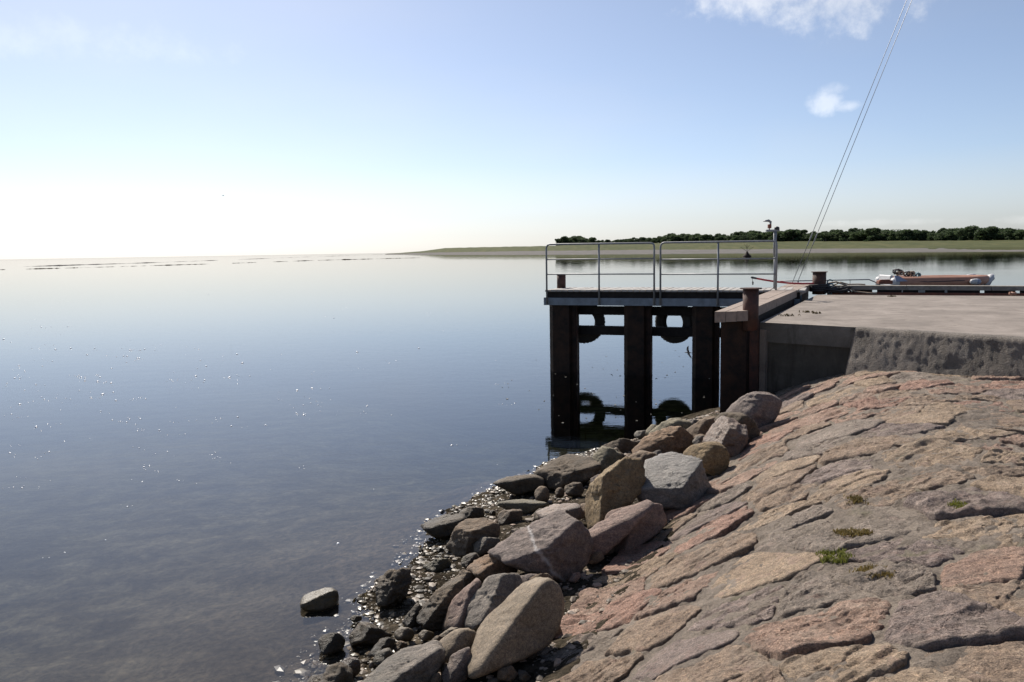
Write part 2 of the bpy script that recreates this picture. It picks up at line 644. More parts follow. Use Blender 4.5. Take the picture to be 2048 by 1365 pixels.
def concrete_mat(name, c1, c2, c3, rough=0.88, bstr=0.3, bscale=30, bdist=0.006, stain=0.5):
    m, nt, b, out = newmat(name)
    tc = nt.nodes.new('ShaderNodeTexCoord')
    v = tc.outputs['Object']
    col = ramp(nt, noise(nt, v, 1.4, 7, 0.68, 0.5), [(0.3, c1), (0.5, c2), (0.7, c3)])
    sp = noise(nt, v, 90, 3, 0.7)
    col = mixc(nt, 0.35, col, ramp(nt, sp, [(0.35, (0.6, 0.6, 0.6)), (0.5, (1, 1, 1)), (0.68, (1.3, 1.3, 1.3))]), 'MULTIPLY')
    st = ramp(nt, noise(nt, mapping(nt, v, (3.5, 3.5, 0.7)), 1.2, 6, 0.7, 0.6), [(0.52, (0, 0, 0)), (0.7, (stain, stain, stain))])
    col = mixc(nt, st, col, (c1[0] * 0.55, c1[1] * 0.5, c1[2] * 0.42))
    nt.links.new(col, b.inputs['Base Color'])
    b.inputs['Roughness'].default_value = rough
    n1 = bump(nt, None, noise(nt, v, bscale, 7, 0.7), bstr, bdist)
    bump(nt, b, sp, bstr * .6, bdist * .3, n1)
    return m


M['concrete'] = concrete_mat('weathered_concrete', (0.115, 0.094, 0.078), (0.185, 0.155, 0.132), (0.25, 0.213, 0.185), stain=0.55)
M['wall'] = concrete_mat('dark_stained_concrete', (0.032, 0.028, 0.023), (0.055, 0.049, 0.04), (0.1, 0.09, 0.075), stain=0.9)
M['edge'] = concrete_mat('painted_shade_concrete_edge', (0.065, 0.058, 0.05), (0.105, 0.095, 0.082), (0.16, 0.145, 0.127), stain=0.8)  # deck's side faces: concrete darkened to paint in their shade, plus stain patches
M['rough'] = concrete_mat('rough_aggregate_concrete', (0.12, 0.103, 0.086), (0.2, 0.172, 0.147), (0.28, 0.245, 0.21), bstr=1.0, bscale=48, bdist=0.05)
M['timber'] = plain_mat('weathered_pinkish_timber', (0.27, 0.21, 0.17), 0.8, 0, (0.18, 0.137, 0.112), 9, 0.4, 60, 0.004)
M['timber_grey'] = plain_mat('weathered_grey_timber', (0.27, 0.245, 0.21), 0.85, 0, (0.16, 0.14, 0.12), 9, 0.4, 60, 0.004)
M['plank'] = plain_mat('pale_deck_plank', (0.34, 0.32, 0.30), 0.75, 0, (0.24, 0.22, 0.2), 6, 0.3, 50, 0.003)
M['rust'] = plain_mat('rusted_steel', (0.085, 0.032, 0.02), 0.75, 0.0, (0.032, 0.017, 0.013), 7, 0.5, 35, 0.006)
M['rust_red'] = plain_mat('red_brown_rusted_steel', (0.24, 0.075, 0.04), 0.7, 0.1, (0.1, 0.04, 0.028), 9, 0.4, 35, 0.005)
M['pile'] = plain_mat('black_brown_pile_steel', (0.036, 0.019, 0.012), 0.8, 0.0, (0.010, 0.008, 0.007), 5, 0.5, 25, 0.008, 0.25)
M['galv'] = plain_mat('galvanised_steel', (0.27, 0.275, 0.285), 0.55, 0.3, (0.19, 0.195, 0.2), 12, 0.08, 60, 0.001)
M['beam'] = plain_mat('blue_grey_steel_channel', (0.20, 0.235, 0.275), 0.6, 0.3, (0.13, 0.15, 0.175), 4, 0.15, 20, 0.003)
M['darkwood'] = plain_mat('tarred_timber', (0.026, 0.022, 0.02), 0.85, 0, (0.013, 0.011, 0.011), 8, 0.4, 30, 0.005, 0.25)
M['rubber'] = plain_mat('old_tyre_rubber', (0.028, 0.026, 0.025), 0.75, 0, (0.018, 0.017, 0.017), 10, 0.3, 40, 0.004)
M['black'] = plain_mat('black_plastic', (0.02, 0.02, 0.022), 0.5)
M['red_paint'] = plain_mat('faded_red_cover', (0.42, 0.03, 0.035), 0.6, 0, (0.30, 0.022, 0.03))
M['white'] = plain_mat('white_paint', (0.42, 0.42, 0.43), 0.5, 0, (0.33, 0.33, 0.34), bstr=0.03)
M['bluegrey'] = plain_mat('blue_grey_vinyl', (0.26, 0.28, 0.36), 0.45)
M['hull'] = plain_mat('faded_orange_brown_vinyl', (0.36, 0.18, 0.12), 0.6, 0, (0.28, 0.14, 0.095), 3, 0.06)
M['rope_dark'] = plain_mat('dark_tarred_rope', (0.05, 0.045, 0.045), 0.9, 0, (0.025, 0.025, 0.03), 40)
M['rope_blue'] = plain_mat('blue_grey_rope', (0.16, 0.26, 0.30), 0.85, 0, (0.08, 0.13, 0.16), 40)
M['rope_tan'] = plain_mat('weathered_tan_rope', (0.34, 0.26, 0.19), 0.9, 0, (0.22, 0.16, 0.12), 40)
M['wire'] = plain_mat('steel_wire', (0.22, 0.23, 0.25), 0.5, 0.4)
M['bird'] = plain_mat('grey_feathers', (0.16, 0.16, 0.17), 0.8)
M['bird_white'] = plain_mat('white_feathers', (0.7, 0.7, 0.7), 0.8)


def leaf_mat(name, c1, c2):
    m, nt, b, out = newmat(name)
    g = nt.nodes.new('ShaderNodeNewGeometry')
    oi = nt.nodes.new('ShaderNodeObjectInfo')
    c = ramp(nt, g.outputs['Random Per Island'], [(0.0, c1), (1.0, c2)])
    c = mixc(nt, 0.45, c, ramp(nt, oi.outputs['Random'], [(0, (0.65, 0.7, 0.65)), (1, (1.3, 1.25, 1.1))]), 'MULTIPLY')
    nt.links.new(c, b.inputs['Base Color'])
    b.inputs['Roughness'].default_value = 0.7
    b.inputs['Specular IOR Level'].default_value = 0.25
    tl = nt.nodes.new('ShaderNodeBsdfTranslucent')
    nt.links.new(c, tl.inputs['Color'])
    mx = nt.nodes.new('ShaderNodeMixShader')
    mx.inputs[0].default_value = 0.45
    nt.links.new(b.outputs[0], mx.inputs[1])
    nt.links.new(tl.outputs[0], mx.inputs[2])
    nt.links.new(mx.outputs[0], out.inputs['Surface'])
    return m


M['leaf'] = leaf_mat('dark_tree_leaves', (0.035, 0.058, 0.03), (0.085, 0.12, 0.052))
M['bark'] = plain_mat('grey_brown_bark', (0.11, 0.085, 0.065), 0.9)
M['weed'] = leaf_mat('green_weed_blades', (0.10, 0.115, 0.022), (0.19, 0.19, 0.045))
M['weed_dry'] = leaf_mat('dry_brown_moss', (0.11, 0.08, 0.03), (0.18, 0.14, 0.055))


def water_mat():
    m = bpy.data.materials.new('calm_sea_water')
    m.use_nodes = True
    nt = m.node_tree
    nt.nodes.clear()
    L = nt.links.new
    out = nt.nodes.new('ShaderNodeOutputMaterial')
    tc = nt.nodes.new('ShaderNodeTexCoord')
    v = tc.outputs['Object']
    n1 = noise(nt, mapping(nt, v, (0.55, 1.0, 1)), 2.4, 3, 0.5)
    n2 = noise(nt, mapping(nt, v, (0.6, 1.3, 1), (0, 0, 0.4)), 13, 3, 0.55)
    br = ramp(nt, noise(nt, mapping(nt, v, (0.05, 0.16, 1)), 1.0, 4, 0.6), [(0.40, (0.12, 0.12, 0.12)), (0.62, (1, 1, 1))])
    n2 = mixc(nt, 1.0, n2, br, 'MULTIPLY')
    b1 = bump(nt, None, n1, 1.0, 0.0018)
    b2 = bump(nt, None, n2, 1.0, 0.0007, b1)
    # Schlick reflectance, the same from above and below
    g = nt.nodes.new('ShaderNodeNewGeometry')
    dt = nt.nodes.new('ShaderNodeVectorMath')
    dt.operation = 'DOT_PRODUCT'
    L(b2, dt.inputs[0])
    L(g.outputs['Incoming'], dt.inputs[1])

    def mth(op, a, b=None):
        m_ = nt.nodes.new('ShaderNodeMath')
        m_.operation = op
        m_.use_clamp = op != 'ABSOLUTE'
        for k, val in enumerate((a, b)):
            if val is None:
                continue
            if isinstance(val, float):
                m_.inputs[k].default_value = val
            else:
                L(val, m_.inputs[k])
        return m_.outputs[0]
    sch = mth('POWER', mth('SUBTRACT', 1.0, mth('ABSOLUTE', dt.outputs['Value'])), 4.0)
    fres = mth('ADD', mth('MULTIPLY', sch, 0.975), 0.025)
    gl = nt.nodes.new('ShaderNodeBsdfGlossy')
    gl.inputs['Roughness'].default_value = 0.02
    L(b2, gl.inputs['Normal'])
    tr = nt.nodes.new('ShaderNodeBsdfTransparent')
    mx = nt.nodes.new('ShaderNodeMixShader')
    L(fres, mx.inputs[0])
    L(tr.outputs[0], mx.inputs[1])
    L(gl.outputs[0], mx.inputs[2])
    L(mx.outputs[0], out.inputs['Surface'])
    ab = nt.nodes.new('ShaderNodeVolumeAbsorption')
    ab.inputs['Color'].default_value = (0.36, 0.46, 0.34, 1)
    ab.inputs['Density'].default_value = 0.5
    L(ab.outputs[0], out.inputs['Volume'])
    return m


M['water'] = water_mat()


def seabed_mat():
    m, nt, b, out = newmat('muddy_seabed')
    tc = nt.nodes.new('ShaderNodeTexCoord')
    v = tc.outputs['Object']
    col = ramp(nt, noise(nt, mapping(nt, v, (0.6, 1.1, 1)), 1.1, 8, 0.7, 0.6),
               [(0.3, (0.018, 0.015, 0.011)), (0.44, (0.04, 0.034, 0.026)), (0.56, (0.075, 0.064, 0.05)), (0.72, (0.14, 0.12, 0.094))])
    sp = noise(nt, v, 16, 5, 0.75)
    col = mixc(nt, 0.9, col, ramp(nt, sp, [(0.38, (0.4, 0.4, 0.38)), (0.5, (1, 1, 1)), (0.64, (1.8, 1.7, 1.6))]), 'MULTIPLY')
    # below the stony margin the bed is pale silt with weed patches
    g = nt.nodes.new('ShaderNodeNewGeometry')
    sz = nt.nodes.new('ShaderNodeSeparateXYZ')
    nt.links.new(g.outputs['Position'], sz.inputs[0])
    dp = nt.nodes.new('ShaderNodeMapRange')
    dp.inputs['From Min'].default_value = -0.06
    dp.inputs['From Max'].default_value = -0.42
    nt.links.new(sz.outputs['Z'], dp.inputs['Value'])
    silt = ramp(nt, noise(nt, mapping(nt, v, (0.8, 1.0, 1)), 2.6, 9, 0.74, 0.15),
                [(0.34, (0.018, 0.015, 0.011)), (0.46, (0.055, 0.046, 0.035)), (0.56, (0.105, 0.09, 0.07)), (0.68, (0.18, 0.155, 0.125))])
    silt = mixc(nt, 0.6, silt, ramp(nt, sp, [(0.38, (0.5, 0.5, 0.5)), (0.5, (1, 1, 1)), (0.64, (1.5, 1.45, 1.4))]), 'MULTIPLY')
    col = mixc(nt, dp.outputs[0], col, silt)
    wet_band(nt, col, b, 0.9, -0.05, 0.12, (0.9, 0.88, 0.84))
    b.inputs['Specular IOR Level'].default_value = 0.0
    n1 = bump(nt, None, noise(nt, v, 9, 8, 0.75), 1.0, 0.05)
    bump(nt, b, sp, 0.7, 0.012, n1)
    return m


M['seabed'] = seabed_mat()
M['pebble'] = None


def pebble_mat():
    m, nt, b, out = newmat('wet_beach_pebbles')
    g = nt.nodes.new('ShaderNodeNewGeometry')
    c = ramp(nt, g.outputs['Random Per Island'], [(0.0, (0.06, 0.05, 0.04)), (0.3, (0.14, 0.115, 0.09)), (0.55, (0.22, 0.17, 0.13)), (0.8, (0.28, 0.2, 0.15)), (1.0, (0.34, 0.31, 0.27))])
    wet_band(nt, c, b, 0.75, 0.02, 0.16)
    return m


M['pebble'] = pebble_mat()

# ------------------------------------------------------------------ water and land far off
def make_water():
    mb = MB()
    mb.box(-26000, 26000, -200, 42000, -9, 0, 0)
    o = mb.build('water', M['water'])
    tag(o, 'calm blue grey sea water reflecting the sky', None, kind='structure')
    # sea floor out to the horizon (near part is the fine shore mesh)
    xs = np.concatenate((np.linspace(-30, -6, 9), np.linspace(-5.2, 8, 200), np.linspace(9, 40, 8)))
    ys = np.concatenate((np.linspace(-6, 2, 6), np.linspace(2.3, 15, 210), np.linspace(16, 60, 16)))
    X, Y = np.meshgrid(xs, ys)
    P = np.stack((X.ravel(), Y.ravel(), np.zeros(X.size)), 1)
    z = ground(P[:, 0], P[:, 1])
    q, t = qt(P[:, 0], P[:, 1])
    amp = np.where(q < 0.2, 1.0, 0.0)
    z = z + amp * (0.05 * fbm(P * 1.7, 4, 3) + 0.02 * fbm(P * 8, 3, 5))
    z = np.where(q > 0.25, z - 0.12 - 0.2 * np.clip(q - .25, 0, 1), z)
    P[:, 2] = z
    ny, nx = X.shape
    f = [(j * nx + i, j * nx + i + 1, (j + 1) * nx + i + 1, (j + 1) * nx + i) for j in range(ny - 1) for i in range(nx - 1)]
    o = link('seabed', mesh('seabed', P, f), M['seabed'], smooth=True)
    tag(o, 'muddy shallow seabed and stony beach beside the slope', None, kind='structure')
    far = MB()
    far.add([(-26000, 55, -2.7), (26000, 55, -2.7), (26000, 42000, -3), (-26000, 42000, -3)], [(0, 1, 2, 3)])
    far.add([(-26000, -190, -2.75), (-29, -190, -2.75), (-29, 56, -2.75), (-26000, 56, -2.75)], [(0, 1, 2, 3)])
    far.add([(39, -190, -2.75), (26000, -190, -2.75), (26000, 56, -2.75), (39, 56, -2.75)], [(0, 1, 2, 3)])
    o = far.build('deep_seabed', M['seabed'])
    tag(o, 'deep sea floor', None, kind='structure')


make_water()


def land_mat(name, c1, c2, c3, sx=0.05):
    m, nt, b, out = newmat(name)
    tc = nt.nodes.new('ShaderNodeTexCoord')
    v = mapping(nt, tc.outputs['Object'], (sx, sx * .25, sx))
    nt.links.new(ramp(nt, noise(nt, v, 3, 8, 0.7, 0.5), [(0.3, c1), (0.5, c2), (0.7, c3)]), b.inputs['Base Color'])
    b.inputs['Roughness'].default_value = 0.95
    b.inputs['Specular IOR Level'].default_value = 0.1
    return m


M['meadow'] = land_mat('dike_grass', (0.04, 0.05, 0.02), (0.066, 0.072, 0.03), (0.1, 0.095, 0.044))
M['mud'] = land_mat('pale_shore_sand', (0.08, 0.075, 0.07), (0.118, 0.11, 0.104), (0.16, 0.15, 0.142))


def shore_depth(px):
    return np.interp(px, (760, 795, 900, 1000, 1100, 1300, 1500, 1800, 2048, 2400), (1500, 1200, 800, 620, 520, 430, 370, 300, 262, 230))


def col_at(px, py, depth):
    p = at_y(px, py, depth)
    return (p.x, p.y, p.z)


def far_land():
    cols = list(np.linspace(770, 2420, 166))
    rng = np.random.RandomState(4)
    ysand = lambda x: np.interp(x, (770, 795, 850, 900, 1000, 1100, 1300, 1550, 1700, 2048, 2420), (508.2, 507.8, 506, 505, 503.4, 502, 500, 498.5, 497.5, 496.2, 494.8))
    ytop = lambda x: np.interp(x, (770, 795, 850, 890, 950, 1090, 1200, 1400, 1550, 1700, 2048, 2420), (508, 507, 502, 496.6, 495, 492.5, 488, 485, 483.5, 483, 480.5, 479))
    sv, gv = [], []
    for i, px in enumerate(cols):
        d = float(shore_depth(px))
        jit = rng.uniform(-.3, .3)
        # shoreline just under water, beach front, beach top
        p0 = at_y(px, 500, d)
        sv += [(p0.x * .99, p0.y * .99, -0.3), (p0.x, p0.y, 0.12), col_at(px, ysand(px) + jit, d * 1.9)]
        g0 = col_at(px, ysand(px) + jit, d * 1.9)
        g0 = (g0[0] * .998, g0[1] * .998, g0[2] - .02)
        a = (ysand(px) - ytop(px))
        gv += [g0, col_at(px, ysand(px) - a * .45 + rng.uniform(-.4, .4), d * 1.98), col_at(px, ytop(px) + rng.uniform(-.35, .35), d * 2.15),
               col_at(px, ytop(px) + 1.0, d * 2.7)]
    def strip(v, k):
        n = len(v) // k
        return [(i * k + j, (i + 1) * k + j, (i + 1) * k + j + 1, i * k + j + 1) for i in range(n - 1) for j in range(k - 1)]
    o = link('beach', mesh('beach', sv, strip(sv, 3)), M['mud'], smooth=True)
    tag(o, 'pale sand and mud beach of the far shore', None, kind='structure')
    o = link('meadow', mesh('meadow', gv, strip(gv, 4)), M['meadow'], smooth=True)
    tag(o, 'green grassy dike of the far shore', None, kind='structure')

    # low bars of sand and stones off the point, left part of the picture
    def bar(name, pts, wid, h, label, mat, seed):
        r = np.random.RandomState(seed)
        mb = MB()
        P = [at_z(px, py, 0.0) for px, py in pts]
        v, f = [], []
        n = 260
        cum = np.linspace(0, 1, n)
        xs = np.interp(cum, np.linspace(0, 1, len(P)), [p.x for p in P])
        ys = np.interp(cum, np.linspace(0, 1, len(P)), [p.y for p in P])
        hh = np.convolve(r.rand(n + 12), np.ones(7) / 7, 'same')[:n]
        for i in range(n):
            e = max(0.0, (hh[i] - .36) * 5) * h * r.uniform(.5, 1.4) - .02
            w = wid * ys[i] / 400
            v += [(xs[i], ys[i] - w, -.1), (xs[i], ys[i], e), (xs[i], ys[i] + w, -.1)]
        f = [(i * 3 + j, (i + 1) * 3 + j, (i + 1) * 3 + j + 1, i * 3 + j + 1) for i in range(n - 1) for j in range(2)]
        o = link(name, mesh(name, v, f), mat)
        tag(o, label, None, kind='structure')
    bar('reef', [(-60, 541.5), (160, 536), (450, 527.5), (640, 521), (860, 515.5)], 1.6, 0.13, 'thin dark line of stones and weed showing above calm water', M['seabed'], 2)
    bar('sandbank', [(40, 534), (300, 526), (450, 520.5), (640, 513.5), (800, 508.6)], 14, 0.14, 'pale sandbank low on the horizon', M['mud'], 6)


far_land()


def leaf_cloud(r, n, lobes, size, squash=0.85, p_low=True):
    v, f = [], []
    for i in range(n):
        c, rad = lobes[r.randint(len(lobes))]
        d = r.normal(size=3)
        d /= np.linalg.norm(d)
        if p_low and d[2] < -0.7:
            d[2] *= -.6
        p = np.array(c) + d * rad * (r.uniform(0.55, 1.0) ** .6) * np.array((1, 1, squash))
        a = r.normal(size=3)
        a /= np.linalg.norm(a)
        b = np.cross(a, r.normal(size=3))
        b /= np.linalg.norm(b)
        s = size * r.uniform(.6, 1.4)
        k = len(v)
        v += [tuple(p + a * s), tuple(p + b * s * .7), tuple(p - a * s), tuple(p - b * s * .7)]
        f.append((k, k + 1, k + 2, k + 3))
    return v, f


def make_trees():
    variants = []
    for k in range(6):
        r = np.random.RandomState(30 + k)
        H = 1.0
        mb = MB()
        mb.tube([(0, 0, 0), (.01, .01, .2), (.0, .02, .45), (.02, 0, .75)], [.035, .028, .02, .008], 7)
        for j in range(5):
            w = r.uniform(0, 6.28)
            mb.tube([(0, 0, .22 + .07 * j), (.12 * math.cos(w), .12 * math.sin(w), .36 + .08 * j), (.24 * math.cos(w), .24 * math.sin(w), .46 + .09 * j)], [.016, .01, .004], 5)
        me_t = mesh('trunk', mb.v, mb.f)
        me_t.materials.append(M['bark'])
        lobes = []
        for j in range(15):
            w = r.uniform(0, 6.28)
            rr = r.uniform(.05, .34)
            zz = r.uniform(.04, .80)
            lobes.append(((rr * math.cos(w), rr * math.sin(w), zz), r.uniform(.13, .24) * (1.1 - .5 * abs(zz - .5))))
        lobes.append(((0, 0, .6), .28))
        v, f = leaf_cloud(r, 3000, lobes, 0.036)
        me_c = mesh('crown', v, f)
        me_c.materials.append(M['leaf'])
        variants.append((me_t, me_c))
    r = random.Random(8)
    ybase = lambda x: np.interp(x, (1115, 1200, 1400, 1550, 1700, 2048, 2420), (489, 487.5, 484.5, 483, 482.5, 480, 478.5))
    ytree = lambda x: np.interp(x, (1112, 1130, 1180, 1200, 1220, 1300, 1400, 1480, 1560, 1700, 1800, 1900, 2048, 2200), (479, 475.5, 476, 482, 478, 473, 468, 464, 461, 458, 457, 455, 451, 448))
    n = 0
    # one shared label: nothing in the photograph tells one tree of the wood's edge from the next
    for row, (dd, step, lift) in enumerate(((2.2, 14, 0.5), (2.32, 12, -.5), (2.44, 15, 1.5))):
        x = 1117.0 + row * 8
        while x < 2150:
            d = float(shore_depth(x)) * (dd + r.uniform(-.03, .04))
            base = at_y(x, float(ybase(x)) + r.uniform(0, 1.5), d)
            top = at_y(x, float(ytree(x)) + lift + 3.2 * math.sin(x * .031 + row) + r.uniform(-3.5, 5.5), d)
            h = top.z - base.z
            mt, mc = variants[r.randrange(6)]
            o = thing('broadleaf_tree', 'dark leafy tree in the long row behind the far grassy dike', 'tree', (base.x, base.y, base.z - .1 * h), r.uniform(0, 6.28), 'trees along the far dike')
            wd = h * r.uniform(1.2, 2.1)
            o.scale = (wd, wd, h * 1.1)
            link('trunk', mt, parent=o)
            link('crown', mc, parent=o)
            n += 1
            x += step * r.uniform(.75, 1.4) * (.62 + (x - 1115) / 1050)


make_trees()

# ------------------------------------------------------------------ the pitched stone slope
KERB = [at_z(1706, 742, 1.17), at_z(2060, 745, 1.24)]
WALL_A = at_z(1520, 645, 1.68)
WALL_B = at_z(1716, 655, 1.68)


def line_side(p, a, b):
    return (b.x - a.x) * (p[1] - a.y) - (b.y - a.y) * (p[0] - a.x)


FRONT_C = at_z(2048, 676, 1.68)
FRONT_D = FRONT_C + (FRONT_C - WALL_B) * 2.2
FRONT_D.z = 1.68


def on_slope(x, y):
    """inside the stone paved area: up from the foot, in front of the quay"""
    q, t = qt(x, y)
    m = (q > -0.22)
    # front of the quay is the line WALL_A - WALL_B - FRONT_C
    return m


def slope_z(x, y):
    P = np.stack((x, y, np.zeros_like(x)), 1)
    return ground(x, y) + 0.045 * fbm(P * 0.9, 3, 41)


def clip_poly(poly, nx, ny, c):
    """keep nx*x + ny*y <= c"""
    out = []
    for i in range(len(poly)):
        p, q = poly[i], poly[(i + 1) % len(poly)]
        dp, dq = nx * p[0] + ny * p[1] - c, nx * q[0] + ny * q[1] - c
        if dp <= 0:
            out.append(p)
        if dp * dq < 0:
            k = dp / (dp - dq)
            out.append((p[0] + (q[0] - p[0]) * k, p[1] + (q[1] - p[1]) * k))
    return out


def project(p):
    v = CAMROT.transposed() @ (Vector(p) - Vector((0, 0, EYE)))
    if v.z > -0.05:
        return None
    return 1024 + FPX * v.x / -v.z, 682.5 - FPX * v.y / -v.z, -v.z


def make_slope():
    # mortar bed
    hx, hy = 0.024, 0.026
    xs = np.arange(-1.2, 9.5, hx)
    ys = np.arange(1.2, 13.2, hy)
    X, Y = np.meshgrid(xs, ys)
    q, t = qt(X, Y)
    keep = q > -0.28
    # cut beyond the quay's front (leave 0.25 m under it)
    ab = (WALL_B - WALL_A).normalized()
    nb = Vector((-ab.y, ab.x, 0))
    off = (X - WALL_B.x) * nb.x + (Y - WALL_B.y) * nb.y
    bc = (FRONT_C - WALL_B).normalized()
    nc = Vector((-bc.y, bc.x, 0))
    off2 = (X - WALL_B.x) * nc.x + (Y - WALL_B.y) * nc.y
    keep &= np.maximum(off, -9) < 0.3
    keep &= off2 < 0.35
    # only where the frame (and a step aside) can see it
    keep &= (X - (-1.2) > 0) & (np.abs(X) < 0.95 * Y + 1.4)
    xx, yy = X.ravel(), Y.ravel()
    P = np.stack((xx, yy, np.zeros_like(xx)), 1)
    z = slope_z(xx, yy) + 0.014 * fbm(P * 4.5, 4, 51) + 0.020 * fbm(P * 15, 3, 57, .65) + 0.010 * ridge(P * 24, 2, 61) - .005
    qq = q.ravel()
    z = z - np.clip(-qq, 0, 1) * 0.6
    P[:, 2] = z
    idx = -np.ones(X.size, int)
    kf = keep.ravel()
    idx[kf] = np.arange(kf.sum())
    ny, nx = X.shape
    I = idx.reshape(ny, nx)
    a, b, c, d = I[:-1, :-1], I[:-1, 1:], I[1:, 1:], I[1:, :-1]
    ok = (a >= 0) & (b >= 0) & (c >= 0) & (d >= 0)
    f = np.stack((a[ok], b[ok], c[ok], d[ok]), 1).tolist()
    bed = link('stone_slope', mesh('stone_slope', P[kf], f), M['mortar'], smooth=True)
    tag(bed, 'mortared bank of pink, grey and brown fieldstones sloping down to the rocks', None, kind='structure')

    # stones: cells of an irregular layout
    r = np.random.RandomState(12)
    pts = []
    tries = 0
    while tries < 26000:
        tries += 1
        x, y = r.uniform(-1, 8.5), r.uniform(1.6, 13)
        qv, tv = qt(x, y)
        if qv < -0.1:
            continue
        if (x - WALL_B.x) * nb.x + (y - WALL_B.y) * nb.y > -.12 or (x - WALL_B.x) * nc.x + (y - WALL_B.y) * nc.y > -.12:
            continue
        pr = project((x, y, float(ground(x, y))))
        if pr is None or pr[0] > 2300 or pr[1] > 1600:
            continue
        rad = 0.18 + 0.25 * r.rand() ** 1.4
        if all((x - a[0]) ** 2 + (y - a[1]) ** 2 > ((rad + a[2]) * .82) ** 2 for a in pts):
            pts.append((x, y, rad))
    # anisotropic Voronoi: stretch the plane before cutting the cells
    ang = R(-6)
    ca, sa = math.cos(ang), math.sin(ang)
    S = 1.22

    def fw(x, y):
        return (x * ca + y * sa) / S, -x * sa + y * ca

    def bw(u, v):
        u *= S
        return u * ca - v * sa, u * sa + v * ca
    U = [fw(p[0], p[1]) for p in pts]
    mats = [m for m, w in STONES for _ in range(w)]
    count = 0
    for i, (x, y, rad) in enumerate(pts):
        u, v = U[i]
        poly = [(u - 1, v - 1), (u + 1, v - 1), (u + 1, v + 1), (u - 1, v + 1)]
        for j, (u2, v2) in enumerate(U):
            if j == i:
                continue
            dx, dy = u2 - u, v2 - v
            d2 = dx * dx + dy * dy
            if d2 > 2.2:
                continue
            w = 0.5 * d2 + 0.5 * (rad ** 2 - pts[j][2] ** 2) * .6
            poly = clip_poly(poly, dx, dy, dx * u + dy * v + w)
            if len(poly) < 3:
                break
        if len(poly) < 3:
            continue
        poly = [bw(*p) for p in poly]
        # keep the quay's front clear and end the paving at the foot
        poly = clip_poly(poly, nb.x, nb.y, WALL_B.x * nb.x + WALL_B.y * nb.y - .03)
        if len(poly) > 2:
            poly = clip_poly(poly, nc.x, nc.y, WALL_B.x * nc.x + WALL_B.y * nc.y - .05)
        if len(poly) > 2:
            poly = clip_poly(poly, -Nn[0], -Nn[1], -(TOE[0] * Nn[0] + TOE[1] * Nn[1]) + .18)
        if len(poly) < 3:
            continue
        cx = sum(p[0] for p in poly) / len(poly)
        cy = sum(p[1] for p in poly) / len(poly)
        pr = project((cx, cy, float(ground(cx, cy))))
        if pr is None or pr[0] > 2230 or pr[1] > 1520:
            continue
        near = pr[2] < 6.5
        nr, na = (24, 112) if near else (14, 64)
        # radial outline of the cell, shrunk by the joint
        gap = r.uniform(-0.004, 0.012) if r.rand() < .8 else r.uniform(.012, .045)
        th = np.linspace(0, 2 * np.pi, na, endpoint=False)
        rb = np.full(na, 9.0)
        for k in range(len(poly)):
            p, qv = poly[k], poly[(k + 1) % len(poly)]
            ex, ey = qv[0] - p[0], qv[1] - p[1]
            ln = math.hypot(ex, ey)
            if ln < 1e-5:
                continue
            nx_, ny_ = ey / ln, -ex / ln
            dd = nx_ * (p[0] - cx) + ny_ * (p[1] - cy)
            if dd < 0:
                nx_, ny_, dd = -nx_, -ny_, -dd
            dd = max(dd - gap, 0.03)
            dn = nx_ * np.cos(th) + ny_ * np.sin(th)
            rb = np.where(dn > 1e-3, np.minimum(rb, dd / np.maximum(dn, 1e-3)), rb)
        # worn corners and a broken edge
        for _ in range(2):
            rb = 0.5 * rb + 0.25 * (np.roll(rb, 1) + np.roll(rb, -1))
        ring = np.stack((np.cos(th) * 2.2 + i * 3.1, np.sin(th) * 2.2, np.full(na, i * 1.7)), 1)
        rb = rb * (1 + 0.17 * fbm(ring, 5, 71, .6) - 0.03)
        if rb.max() < 0.09:
            continue
        rr = np.concatenate((np.linspace(0.0, 0.93, nr - 3)[1:], (0.965, 0.99, 1.01)))
        px = [cx]
        py = [cy]
        rn = [0.0]
        for a in rr:
            px += list(cx + np.cos(th) * rb * a)
            py += list(cy + np.sin(th) * rb * a)
            rn += [a] * na
        px, py, rn = np.array(px), np.array(py), np.array(rn)
        rel = np.stack((px, py, np.full_like(px, i * 2.3)), 1)
        fa = r.uniform(-.5, .5) + .2
        fx = px * math.cos(fa) + py * math.sin(fa)
        fy = -px * math.sin(fa) + py * math.cos(fa)
        fol = np.stack((fx * 3.0, fy * 12, np.full_like(px, i * .9)), 1)
        proud = r.uniform(0.0, 0.020)
        str_ = r.uniform(.25, 1.3)
        relief = 0.012 * fbm(rel * 3.6, 3, 81) + str_ * 0.012 * ridge(fol, 4, 83) + str_ * 0.017 * fbm(rel * 16, 4, 87, .7)
        # broken ledges: terraces along the rock's layering
        led = fbm(np.stack((fx * 2.2, fy * 6.5, np.full_like(px, i)), 1), 4, 91)
        relief += r.uniform(.0, .011) * np.tanh(led * 14)
        led2 = fbm(np.stack((fx * 7, fy * 16, np.full_like(px, i + .5)), 1), 3, 93)
        relief += r.uniform(.002, .009) * np.tanh(led2 * 10)
        tilt = r.uniform(-.06, .06, 2)
        z = slope_z(px, py) + proud + tilt[0] * (px - cx) + tilt[1] * (py - cy)
        z = z + relief * (1 - np.clip((rn - .9) / .15, 0, 1) * .4)
        edge = np.clip((rn - 0.9) / 0.11, 0, 1)
        z = z - edge ** 2.6 * (0.016 + r.uniform(0, .02))
        z[rn > 1.0] -= 0.09
        cz = float(z[0])
        vv = np.stack((px - cx, py - cy, z - cz), 1)
        ff = [(0, 1 + k, 1 + (k + 1) % na) for k in range(na)]
        for b_ in range(len(rr) - 1):
            o0 = 1 + b_ * na
            o1 = o0 + na
            ff += [(o0 + k, o1 + k, o1 + (k + 1) % na, o0 + (k + 1) % na) for k in range(na)]
